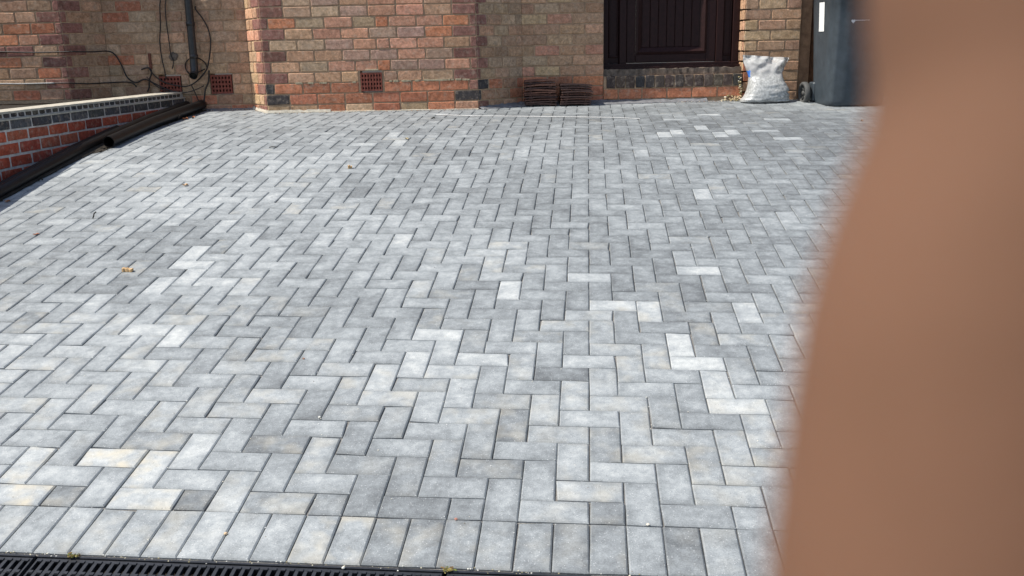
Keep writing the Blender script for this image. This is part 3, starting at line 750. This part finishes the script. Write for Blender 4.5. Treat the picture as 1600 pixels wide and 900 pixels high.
# strip of soil and crumbs
mb = MB(); rs = random.Random(3); K = 70; vs = []
for i in range(K+1):
    y = 1.0+i*5.1/K; x = -1.80-.02*max(0, y-4)-.03*max(0, y-5); a = mnoise.noise(Vector((y*7, 1, 0)))*.02
    vs += [P(-2.25, y, .01), P(x-.10, y, .022+a*.3), P(x-.05+a, y, .008), P(x+.0+a*1.0-(.055 if y < 3.9 else 0), y, .002)]
mb.add(vs, [(4*i+k, 4*i+k+1, 4*i+k+5, 4*i+k+4) for i in range(K) for k in range(3)])
for _ in range(520):
    y = rs.uniform(1.0, 6.05); x = -1.84-.02*max(0, y-4)+abs(rs.gauss(0, .035))*(.5 if y < 3.9 else 1.2)-(.045 if y < 3.9 else .03); s_ = rs.uniform(.003, .009)
    c = P(x, y, .004+s_*.5); R = Matrix.Translation(c) @ Matrix.Rotation(rs.uniform(0, 6), 4, 'Z') @ Matrix.Rotation(rs.uniform(-1, 1), 4, 'X')
    mb.box((-s_, -s_*.6, -s_*.5), (s_, s_*.6, s_*.5), (1, 1, 1), R)
tag(mb.build('soil_strip', M_soil), kind='stuff')

# ------------------------------------------------------------------ channel drain along the bottom
def drain_section(x0, x1, label):
    root = empty('drain_grate', P(x0, -.27, 0)); tag(root, label, 'drain', 'black drain gratings set end to end')
    inv = Matrix.Translation(-root.location)
    ya, yb = -.208, -.334
    def pb(mb, a, b, c, d, h0, h1):
        q = [P(a, c, h0), P(b, c, h0), P(b, d, h0), P(a, d, h0), P(a, c, h1), P(b, c, h1), P(b, d, h1), P(a, d, h1)]
        mb.add(q, [(0,3,2,1),(4,5,6,7),(0,1,5,4),(1,2,6,5),(2,3,7,6),(3,0,4,7)])
    mb = MB(); pb(mb, x0+.001, x1-.001, ya-.007, ya, -.09, -.001); pb(mb, x0+.001, x1-.001, yb, yb+.007, -.09, -.001); mb.build('channel_edge', M_grate, root, inv=inv)
    mb = MB(); pb(mb, x0, x1, ya-.0075, yb+.0075, -.09, -.085); mb.build('channel_floor', M_void, root, inv=inv)
    mb = MB(); e = .003
    rows = [(ya-.010, ya-.020), (-.266, -.276), (yb+.020, yb+.010)]
    for (c, d) in rows: pb(mb, x0+e, x1-e, d, c, -.022, -.004)
    nbar = int(round((x1-x0)/.0238)); w = (x1-x0-2*e)/nbar
    for (c, d) in ((ya-.020, -.266), (-.276, yb+.020)):
        for k in range(nbar+1):
            xa = x0+e+k*w-.0048; xb = xa+.0096
            xa, xb = max(xa, x0+e), min(xb, x1-e)
            pb(mb, xa, xb, d, c, -.020, -.0045)
            # rounded stud at the head of each bar
            if k < nbar: 
                cx = x0+e+(k+.5)*w
    mb.build('grate', M_grate, root, inv=inv)
    mb = MB()
    for k in range(nbar):
        cx = x0+e+(k+.5)*w
        pb(mb, cx-.0055, cx+.0055, ya-.024, ya-.0155, -.0042, -.0012); pb(mb, cx-.0055, cx+.0055, -.2755, -.2665, -.0042, -.0012)
    tag(mb.build('grip_studs', M_grate, root, inv=inv), kind='stuff')
drain_section(-.875, .115, 'black plastic drain grating section at the bottom left corner')
drain_section(.122, 1.222, 'black plastic drain grating section under the middle of the paver edge')
drain_section(1.229, 2.33, 'black plastic drain grating section towards the fingertip, its top edge just showing')

# ------------------------------------------------------------------ two stacks of roof tiles
def tile_mesh(rs, w=.275):
    mb = MB(); K = 8; t = .0125; dpt = .165; vs = []; c = rs.uniform(.002, .006); tw_ = rs.uniform(-.004, .004)
    col = rs.choice([(.07, .036, .029), (.10, .048, .035), (.055, .032, .028), (.12, .06, .044), (.08, .046, .038)])
    for j in range(2):
        for i in range(K+1):
            u = i/K; x = (u-.5)*w; z = c*math.sin(math.pi*u)+tw_*(u-.5)*(1 if j else -1); y = -dpt/2+j*dpt
            r = mnoise.noise(Vector((u*9, rs.random()*50, j)))*.0025
            vs += [(x, y+r, z), (x, y+r*.5, z+t+r*.4)]
    W_ = 2*(K+1); fs = []
    for i in range(K):
        a = 2*i; fs += [(a, a+2, a+3, a+1), (W_+a, W_+a+1, W_+a+3, W_+a+2), (a+1, a+3, W_+a+3, W_+a+1), (a, W_+a, W_+a+2, a+2)]
    fs += [(0, 1, W_+1, W_), (2*K, W_+2*K, W_+2*K+1, 2*K+1)]
    mb.add(vs, fs, col)
    for sx in (-1, 1): mb.bbox((sx*.09-.012, -dpt/2+.004, -.006), (sx*.09+.012, -dpt/2+.02, .001), .002, col)   # nibs
    return mb
rs = random.Random(17)
def stack(cx, cy, n_, w, which, lean):
    z = drive_z(cx, cy)+.010
    for k in range(n_):
        o = tile_mesh(rs, w*(1+rs.uniform(-.03, .01))).build('roof_tile', M_tile)
        o.location = (cx+rs.uniform(-.006, .006)+lean*k, cy+rs.uniform(-.008, .008), z); o.rotation_euler = (rs.uniform(-.01, .01), rs.uniform(-.034, .034)+(.02 if which == 'right' else 0), rs.uniform(-.05, .05))
        z += .0205+rs.uniform(-.0008, .0012)
        lab = ('topmost brown roof tile on the %s, %s stack by the wall' if k == n_-1 else 'bottom brown roof tile of the %s, %s stack on the paving' if k == 0 else 'brown roof tile within the %s, %s stack beside the door wall') % (('taller', 'left') if which == 'left' else ('shorter', 'right'))
        tag(o, lab, 'roof tile', 'roof tiles piled in the %s stack' % which)
stack(2.425, .165, 11, .285, 'left', .0)
stack(2.745, .150, 9, .285, 'right', .0015)

# ------------------------------------------------------------------ white bag of gravel
def bag():
    m, t, bs = newmat('white_plastic_sack'); v = pos(t)
    n1 = noise(t, v, 55, 3, .6); n2 = noise(t, v, 16, 3, .5)
    c = ramp(t, n1, [(.3, (.24, .24, .23)), (.55, (.42, .425, .41)), (.8, (.60, .60, .58))]); t.links.new(c, bs.inputs['Base Color'])
    bs.inputs['Roughness'].default_value = .38; bs.inputs['Specular IOR Level'].default_value = .5
    bump(t, math_(t, 'ADD', n1, math_(t, 'MULTIPLY', n2, .8)), .4, .004, bs)
    root = empty('gravel_bag', (4.495, .10, drive_z(4.495, .1))); root.rotation_euler = (0, 0, 0)
    tag(root, 'white plastic bag of gravel slumped against the brick pier, flared open top', 'bag')
    # profile (z, xl, xr, yfront, yback)
    prof = [(0, -.205, .200, -.10, .10), (.012, -.228, .222, -.125, .11), (.03, -.222, .220, -.13, .12), (.07, -.185, .212, -.132, .12), (.11, -.170, .203, -.125, .12), (.15, -.160, .190, -.112, .115),
            (.19, -.155, .172, -.090, .11), (.225, -.150, .158, -.062, .105), (.255, -.158, .158, -.036, .10), (.29, -.172, .175, -.012, .10), (.33, -.186, .200, .018, .105), (.37, -.190, .226, .048, .115), (.40, -.188, .243, .070, .122), (.425, -.186, .250, .086, .128)]
    K = 88; vs = []; sub = 4; rows = []
    for i in range(len(prof)-1):
        for q in range(sub):
            f_ = q/sub; rows.append([a*(1-f_)+b*f_ for a, b in zip(prof[i], prof[i+1])])
    rows.append(list(prof[-1]))
    for r_, (z, xl, xr, yf, yb) in enumerate(rows):
        for k in range(K):
            a = 2*math.pi*k/K; ca, sa = math.cos(a), math.sin(a); e = 2.6
            x = (xl+xr)/2+(xr-xl)/2*math.copysign(abs(ca)**(2/e), ca); y = (yf+yb)/2+(yb-yf)/2*math.copysign(abs(sa)**(2/e), sa)
            low = max(0, 1-z/.24)
            wr = (mnoise.noise(Vector((x*7+z*9, z*52, 2.0)))*.016*(.4+.6*max(0, x/.2)) + mnoise.noise(Vector((x*34, z*34, 5)))*.004)*min(1, low*1.6)
            up = max(0, (z-.20)/.2)
            fold = (mnoise.noise(Vector((x*13-z*9, z*7, 9)))*.085 + (.3-abs(mnoise.noise(Vector((x*9+z*12, z*7, 3)))))*.075)*min(1, up)
            tilt = -.035*(x+.19)/.44*max(0, (z-.3)/.125)     # top edge drops to the right
            dirx, diry = ca, sa
            vs.append((x+dirx*wr, y+diry*wr-(fold if sa < 0 else fold*.3), z+tilt+.004*mnoise.noise(Vector((x*20, 1, z*10)))))
    n_ = len(rows); mb = MB()
    mb.add(vs, [(r*K+k, r*K+(k+1) % K, (r+1)*K+(k+1) % K, (r+1)*K+k) for r in range(n_-1) for k in range(K)]+[tuple(range(K-1, -1, -1))], (1, 1, 1), None, True)
    o = mb.build('sack', m, root); o.data.materials.append(M_blue)
    m2, t2, b2 = newmat('clear_white_plastic'); n5 = noise(t2, pos(t2), 30, 3, .6)
    t2.links.new(ramp(t2, n5, [(.3, (.42, .43, .42)), (.7, (.70, .70, .69))]), b2.inputs['Base Color']); b2.inputs['Roughness'].default_value = .28; b2.inputs['Transmission Weight'].default_value = .45; b2.inputs['IOR'].default_value = 1.15
    bump(t2, n5, .4, .006, b2); o.data.materials.append(m2)
    for p in o.data.polygons:
        if p.center.z > .235+.03*mnoise.noise(Vector((p.center.x*12, 0, 0))): p.material_index = 2
    for p in o.data.polygons:
        if p.center.x < -.147 and .222 < p.center.z < .287 and p.center.y < .045: p.material_index = 1
    return root
bag()
# crumbs of mortar and debris in the corner by the bag
mb = MB(); rs = random.Random(6)
for _ in range(90):
    x = rs.gauss(4.27, .05); y = .262-abs(rs.gauss(0, .03)); z = drive_z(x, y)+abs(rs.gauss(0, .03))
    if rs.random() < .3: z = drive_z(x, y)+rs.uniform(0, .22); x = 4.315+rs.uniform(-.02, .012); y = .266
    s_ = rs.uniform(.004, .013); c = rs.choice([(.5, .42, .28), (.45, .33, .2), (.3, .25, .13), (.55, .5, .4)])
    R = Matrix.Translation((x, y, z)) @ Matrix.Rotation(rs.uniform(0, 6), 4, 'Z') @ Matrix.Rotation(rs.uniform(-1, 1), 4, 'X'); mb.box((-s_, -s_*.6, -s_*.5), (s_, s_*.6, s_*.5), c, R)
tag(mb.build('mortar_crumbs', M_pebble), kind='stuff')

# ------------------------------------------------------------------ wheelie bin
def wheelie_bin():
    bx, by = 5.175, -.13; bz = drive_z(bx, by-.1)-.004
    root = empty('wheelie_bin', (bx, by, bz)); tag(root, 'blue grey wheelie bin with white sticker, standing by the brown side gate', 'bin')
    mb = MB()
    # rounded rectangular loft, flutes down the corners
    prof = [(.0, .238, -.215, .235), (.012, .250, -.235, .24), (.05, .256, -.245, .245), (.35, .268, -.275, .262), (.70, .282, -.305, .285), (.93, .292, -.325, .30), (.945, .300, -.335, .305), (.985, .302, -.338, .307), (.99, .300, -.335, .305)]
    K = 64; vs = []
    def sec(hw, y0, y1, K=K, rad=.075):
        out = []; cy = (y0+y1)/2; hd = (y1-y0)/2
        for k in range(K):
            a = 2*math.pi*(k+.5)/K; ca, sa = math.cos(a), math.sin(a); e = 5.5
            x = hw*math.copysign(abs(ca)**(2/e), ca); y = cy+hd*math.copysign(abs(sa)**(2/e), sa); out.append((x, y))
        return out
    for (z, hw, y0, y1) in prof:
        for i, (x, y) in enumerate(sec(hw, y0, y1)):
            fl = 0
            if .02 < z < .94:
                fl = -.005 if (abs(abs(x)-hw*.72) < .03 and y < 0) or (abs(abs(y-(y0+y1)/2)-(y1-y0)*.36) < .02) else 0
            s_ = 1+fl/.28; vs.append((x*s_, y*s_, z))
    fs = [(r*K+k, r*K+(k+1) % K, (r+1)*K+(k+1) % K, (r+1)*K+k) for r in range(len(prof)-1) for k in range(K)]+[tuple(range(K-1, -1, -1))]
    mb.add(vs, fs, (1, 1, 1), None, True); body = mb.build('body', M_bin, root)
    # long moulded ribs on the side and front
    mb = MB()
    K2 = K; vs = []
    for (z, g_) in ((.985, .012), (1.0, .018), (1.03, .016), (1.055, -.02), (1.07, -.10)):
        for x, y in sec(.302+g_, -.338-g_*1.3, .307+g_): vs.append((x, y, z))
    mb.add(vs, [(r*K+k, r*K+(k+1) % K, (r+1)*K+(k+1) % K, (r+1)*K+k) for r in range(4) for k in range(K)]+[tuple(4*K+k for k in range(K))], (1, 1, 1), None, True)
    lid = mb.build('lid', M_binlid, root)
    mb = MB(); mb.tube([(-.22, .33, .985), (-.22, .40, 1.0), (.22, .40, 1.0), (.22, .33, .985)], .014, 10); mb.build('handle', M_binlid, root)
    mb = MB(); mb.bbox((-.20, -.372, .90), (-.06, -.32, .955), .008); mb.build('grip', M_binlid, root)
    mb = MB(); mb.tube([(-.33, .20, .10), (.33, .20, .10)], .011, 10); mb.build('axle', M_greywire, root)
    for sx in (-1, 1):
        w = MB(); R = .102; n_ = 40; cx = sx*.325
        ringp = [(.070, -.022), (.094, -.024), (.102, -.016), (.102, .016), (.094, .024), (.070, .022)]
        vs = []
        for k in range(n_):
            a = 2*math.pi*k/n_
            for (r, o_) in ringp: vs.append((cx+o_, .20+r*math.cos(a), .10+r*math.sin(a)))
        L = len(ringp); w.add(vs, [(k*L+j, k*L+(j+1) % L, ((k+1) % n_)*L+(j+1) % L, ((k+1) % n_)*L+j) for k in range(n_) for j in range(L)], (1, 1, 1), None, True)
        wh = w.build('wheel', M_rubber, root)
        h = MB(); h.tube([(cx-.016, .20, .10), (cx+.016, .20, .10)], .022, 20)
        for k in range(6):
            a = 2*math.pi*k/6; c_, s_ = math.cos(a), math.sin(a)
            h.tube([(cx, .20+.02*c_, .10+.02*s_), (cx, .20+.073*c_, .10+.073*s_)], .009, 6)
        h.build('hub', M_rubber, wh)
    # side moulding above the wheel
    mb = MB(); mb.bbox((-.275, .12, .03), (-.235, .235, .20), .012); mb.bbox((.235, .12, .03), (.275, .235, .20), .012); mb.build('axle_housing', M_bin, body)
    # white sticker on the chamfered corner and a heart with a line drawn on the front
    mb = MB(); 
    def front(x, z, off=.0025):
        # front surface y at height z
        f_ = max(0, min(1, (z-.05)/.88)); hw = .256+(.292-.256)*f_; y0 = -.245-(.08)*f_; y1 = .245+.055*f_; e = 5.5; cy = (y0+y1)/2; hd = (y1-y0)/2
        sa = -(1-min(.999, abs(x)/hw)**e)**(1/e); return Vector((x, cy+hd*sa-off, z))
    def side(yy_, z, off=.0025):
        f_ = max(0, min(1, (z-.05)/.88)); hw = .256+(.292-.256)*f_; y0 = -.245-(.08)*f_; y1 = .245+.055*f_; e = 5.5; cy = (y0+y1)/2; hd = (y1-y0)/2
        ca = (1-min(.999, abs(yy_-cy)/hd)**e)**(1/e); return Vector((-hw*ca-off, yy_, z))
    ny = 8; vs = []
    for j in range(9):
        z = .640+.245*j/8
        for i in range(5): vs.append(side(.045-.115*i/4, z, .004))
    mb.add(vs, [(j*5+i, j*5+i+1, (j+1)*5+i+1, (j+1)*5+i) for j in range(8) for i in range(4)]); mb.build('sticker', M_white, body)
    M_mark = simple('pale_marker_paint', (.55, .58, .60), .7, .05, 20, 0)
    mb = MB(); vs = [front(-.130, .716, .004)]; 
    for k in range(20):
        a = 2*math.pi*k/20; hx = .016*math.sin(a)**3; hz = .0135*math.cos(a)-.005*math.cos(2*a)-.002*math.cos(3*a)-.001*math.cos(4*a)
        vs.append(front(-.130+hx*1.1, .716+hz*1.1, .004))
    mb.add(vs, [(0, 1+k, 1+(k+1) % 20) for k in range(20)])
    vs = []
    for i in range(12): x = -.112+.125*i/11; vs += [front(x, .722-.0025, .004), front(x, .722+.0035, .004)]
    mb.add(vs, [(2*i, 2*i+2, 2*i+3, 2*i+1) for i in range(11)]); mb.build('heart_mark', M_mark, body)
    return root
wheelie_bin()

# ------------------------------------------------------------------ small litter on the pavers
def chip(name, x, y, L, W_, H, rz, m, label, cat, col=(1, 1, 1)):
    c = P(x, y, 0); root = None; mb = MB(); rs = random.Random(int(x*1000)); K = 7; vs = []
    for i in range(K+1):
        u = i/K; w = W_*(1+.25*rs.uniform(-1, 1))/2; h = H*(1+.3*rs.uniform(-1, 1)); xx_ = (u-.5)*L; b = .15*L*math.sin(u*math.pi)*.3
        vs += [(xx_, -w+b, 0), (xx_, w+b, 0), (xx_, w*.8+b, h), (xx_, -w*.8+b, h)]
    fs = [(4*i+k, 4*i+(k+1) % 4, 4*i+4+(k+1) % 4, 4*i+4+k) for i in range(K) for k in range(4)]+[(0, 1, 2, 3), (4*K+3, 4*K+2, 4*K+1, 4*K)]
    mb.add(vs, fs, col); o = mb.build(name, m); o.location = c+Vector((0, 0, .001)); o.rotation_euler = (.15, 0, rz); tag(o, label, cat); return o
chip('wood_chip', -.575, 1.757, .050, .020, .013, -.15, M_wood, 'larger cut wood chip on the pavers at left', 'wood chip')
chip('wood_chip', .067, 3.505, .028, .018, .018, .1, M_wood, 'small square wood chip farther up the pavers', 'wood chip')
def leaf(x, y, s_, rz, col, label, lift=.006):
    mb = MB(); c = P(x, y, 0); pts = []; n_ = 12
    for k in range(n_):
        a = 2*math.pi*k/n_; r = s_*(.65+.35*abs(math.cos(a*2.5)))*(1 if k % 2 else .75); pts.append((r*math.cos(a), r*.62*math.sin(a), lift*(.2+.8*abs(math.sin(a*1.5)))))
    top = [(0, 0, lift*.4)]+pts; bot = [(p[0], p[1], p[2]-.0008) for p in top]; m_ = n_+1
    fs = [(0, 1+k, 1+(k+1) % n_) for k in range(n_)]+[(m_, m_+1+(k+1) % n_, m_+1+k) for k in range(n_)]+[(1+k, m_+1+k, m_+1+(k+1) % n_, 1+(k+1) % n_) for k in range(n_)]
    mb.add(top+bot, fs, col); o = mb.build('leaf', M_leaf); o.location = c+Vector((0, 0, .002)); o.rotation_euler = (.12, 0, rz); tag(o, label, 'leaf'); return o
leaf(-.859, 3.106, .022, .4, (.55, .36, .2), 'pale curled leaf on the pavers in front of the pipes', .014)
leaf(.287, 4.314, .022, 1.0, (.50, .40, .22), 'small yellowish leaf on the pavers in front of the bay', .012)
leaf(-1.308, 2.238, .020, .3, (.30, .13, .08), 'reddish brown leaf at the left edge of the sunny pavers')
leaf(-1.795, 5.30, .03, .2, (.45, .16, .06), 'orange leaf in the soil beside the far end of the pipe', .016)
leaf(-1.775, 5.42, .02, 1.2, (.52, .20, .08), 'smaller orange leaf nearest the recessed wall', .012)
leaf(-1.80, 2.78, .022, .8, (.28, .12, .05), 'brown leaf in the shade beside the long pipe', .01)
leaf(3.72, 5.12, .02, .8, (.30, .16, .06), 'brown leaf on the pavers in front of the bin', .012)
def twig(x, y, pts, r, label):
    mb = MB(); c = P(x, y, .003); mb.tube([c+Vector(p) for p in pts], r, 6); o = mb.build('twig', M_twig); tag(o, label, 'twig')
twig(-1.126, 2.497, [(-.006, 0, 0), (0, .0, .012), (.004, 0, .026), (.012, .01, .034)], .0035, 'small dark twig standing up on the pavers at left')
twig(-.62, 4.03, [(-.02, 0, .002), (0, .008, .006), (.03, .010, .003)], .003, 'dark twig lying flat midway to the recess')
twig(.32, 5.30, [(-.012, 0, .004), (.0, .008, .01), (.014, .012, .006)], .005, 'dark crumb of bark close to the bay wall')
rs = random.Random(2)
def pebble_geo(mb, c, s_, col):
    vs = []
    for j in range(3):
        for k in range(6):
            a = 2*math.pi*k/6+j*.4; r = s_*(.6, 1, .55)[j]*rs.uniform(.8, 1.15); vs.append(c+Vector((r*math.cos(a), r*.85*math.sin(a), s_*(.0, .5, 1.0)[j])))
    mb.add(vs, [(j*6+k, j*6+(k+1) % 6, (j+1)*6+(k+1) % 6, (j+1)*6+k) for j in range(2) for k in range(6)]+[tuple(range(5, -1, -1)), tuple(range(12, 18))], col)
def pebble(x, y, s_, col, label):
    mb = MB(); pebble_geo(mb, P(x, y, .0), s_, col); o = mb.build('pebble', M_pebble); tag(o, label, 'pebble')
pebble(.600, -.100, .0062, (.62, .45, .28), 'tan pebble in a joint of the edging course at bottom left')
pebble(.960, -.218, .0055, (.75, .72, .62), 'cream pebble lying on the drain grating')
pebble(1.227, -.004, .0055, (.42, .20, .15), 'reddish pebble on the joint behind the edging course')
pebble(.695, .51, .0055, (.7, .68, .6), 'pale pebble near the lower left middle of the herringbone')
pebble(1.76, .0, .0055, (.68, .62, .5), 'cream pebble where dark and light edging pavers meet')
pebble(.52, .92, .006, (.35, .2, .14), 'brown pebble on the herringbone left of centre')
mb = MB()
for _ in range(520):
    x = rs.uniform(-1.7, 3.6); y = rs.uniform(-.2, 1) if rs.random() < .35 else rs.uniform(0, 5.3)
    if rs.random() < .6: x = round(x*10)/10+rs.gauss(0, .006) 
    s_ = rs.uniform(.0010, .0026); pebble_geo(mb, P(x, y, 0), s_, rs.choice([(.75, .74, .70), (.6, .58, .52), (.25, .22, .18), (.7, .66, .55)]))
for _ in range(160):
    x = rs.uniform(-.8, 2.2); y = -.206+rs.gauss(0, .004); pebble_geo(mb, P(x, y, -.002), rs.uniform(.0012, .003), rs.choice([(.6, .55, .4), (.3, .26, .15), (.7, .68, .6)]))
for (a, b, n_) in (((-.19, .32), (0, -.01), 30), ((0, -.015), (1.86, -.015), 170), ((1.88, 0), (2.27, .27), 40), ((2.3, .25), (4.3, .25), 190), ((4.75, .24), (5.0, .24), 25), ((-.75, .30), (-.2, .30), 60)):
    for _ in range(n_):
        t_ = rs.random(); x = a[0]+(b[0]-a[0])*t_; y = a[1]+(b[1]-a[1])*t_-abs(rs.gauss(0, .035)); sz = rs.uniform(.0018, .0065)
        pebble_geo(mb, Vector((x, y, drive_z(x, y)+.001)), sz, rs.choice([(.5, .42, .32), (.28, .24, .2), (.6, .55, .46), (.35, .2, .13)]))
tag(mb.build('grit', M_pebble), kind='stuff')
# tufts of moss in the drain joints
mb = MB()
for (x0, y0) in ((.225, -.212), (1.235, -.210)):
    for _ in range(40):
        c = P(x0+rs.gauss(0, .008), y0+rs.gauss(0, .004), rs.uniform(0, .006)); s_ = rs.uniform(.002, .005); R = Matrix.Translation(c) @ Matrix.Rotation(rs.uniform(0, 6), 4, 'Z') @ Matrix.Rotation(rs.uniform(-1, 1), 4, 'X')
        mb.box((-s_, -s_*.4, -.0005), (s_, s_*.4, .0005), rs.choice([(.12, .14, .03), (.22, .18, .06), (.16, .1, .04)]), R)
tag(mb.build('moss', M_leaf), kind='stuff')

# ------------------------------------------------------------------ the photographer's hand, a finger over the lens edge
def hand():
    def cp(r, d, f): return CAMPOS+RIGHT*r+DOWN*d+FWD*f
    D = .038
    edge = [(-520, 1480), (-400, 1412), (-250, 1392), (-120, 1378), (0, 1374), (60, 1380), (115, 1388), (165, 1383), (250, 1350), (350, 1311), (500, 1268), (700, 1238), (900, 1212), (1150, 1200), (1500, 1190), (1900, 1190)]
    mb = MB()
    def loft(rows, K=28):
        vs = []
        for (c, rx, rz) in rows:
            for k in range(K):
                a = 2*math.pi*k/K; vs.append(c+RIGHT*rx*math.cos(a)+FWD*rz*math.sin(a))
        mb.add(vs, [(i*K+k, i*K+(k+1) % K, (i+1)*K+(k+1) % K, (i+1)*K+k) for i in range(len(rows)-1) for k in range(K)]+[tuple(range(K-1, -1, -1)), tuple((len(rows)-1)*K+k for k in range(K))], (1, 1, 1), None, True)
    rows = []
    for i, (py, px) in enumerate(edge):
        e = (px-800)/1415.3*D; d = (py-450)/1415.3*D
        r = .0088 if i > 2 else (.003, .0062, .008)[i]
        rows.append((cp(e+r, d, D+.0005), r, r*.95))
    loft(rows)
    # the rest of the hand, out of the picture to the right and below
    def finger(r0, d0, f0, L, rad, curl):
        rr_ = []; c = cp(r0, d0, f0); ang = 0
        for k in range(13):
            u = k/12; rr_.append((c, rad*(1-.28*u)*(1+.05*math.cos(u*12)) if k < 12 else rad*.35, rad*(1-.3*u) if k < 12 else rad*.3))
            ang = curl*u; c = c-DOWN*(L/12*math.cos(ang))+FWD*(L/12*math.sin(ang))*-1
        loft(rr_)
    finger(.048, .040, .046, .082, .0092, .35); finger(.067, .043, .048, .076, .0088, .4); finger(.085, .050, .048, .060, .0078, .45)
    rr_ = []
    for k in range(11):
        u = k/10; rr_.append((cp(.048+.014*u, .034+.085*u, .046+.004*u), .043-.012*u, .0155-.002*u+.004*math.sin(u*3)))
    loft(rr_)
    rr_ = []
    for k in range(9):
        u = k/8; rr_.append((cp(.062+.012*u, .11+.10*u, .050+.01*u), .029+.006*u, .022+.006*u))
    loft(rr_)
    rr_ = []
    for k in range(11):
        u = k/10; rr_.append((cp(.075+.020*math.sin(u*2.0)-.03*u, .105-.075*u, .048-.030*u), .0125*(1-.25*u) if k < 10 else .005, .0115*(1-.25*u) if k < 10 else .004))
    loft(rr_)
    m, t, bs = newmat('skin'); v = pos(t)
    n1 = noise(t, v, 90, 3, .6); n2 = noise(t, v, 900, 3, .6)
    c = ramp(t, n1, [(.3, (.145, .076, .046)), (.7, (.160, .083, .051))]); t.links.new(c, bs.inputs['Base Color'])  # base colour darkened to stand in for shade on the finger
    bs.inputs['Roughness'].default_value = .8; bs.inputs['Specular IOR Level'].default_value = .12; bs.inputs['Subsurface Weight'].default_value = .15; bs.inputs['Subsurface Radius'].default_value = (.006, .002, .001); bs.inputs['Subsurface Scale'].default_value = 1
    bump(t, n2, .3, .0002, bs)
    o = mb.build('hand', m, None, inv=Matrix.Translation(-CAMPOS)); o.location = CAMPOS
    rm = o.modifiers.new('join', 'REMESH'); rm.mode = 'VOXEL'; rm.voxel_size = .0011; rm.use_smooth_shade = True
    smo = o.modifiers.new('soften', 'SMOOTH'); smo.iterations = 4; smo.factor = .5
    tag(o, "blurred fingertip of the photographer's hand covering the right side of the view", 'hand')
hand()
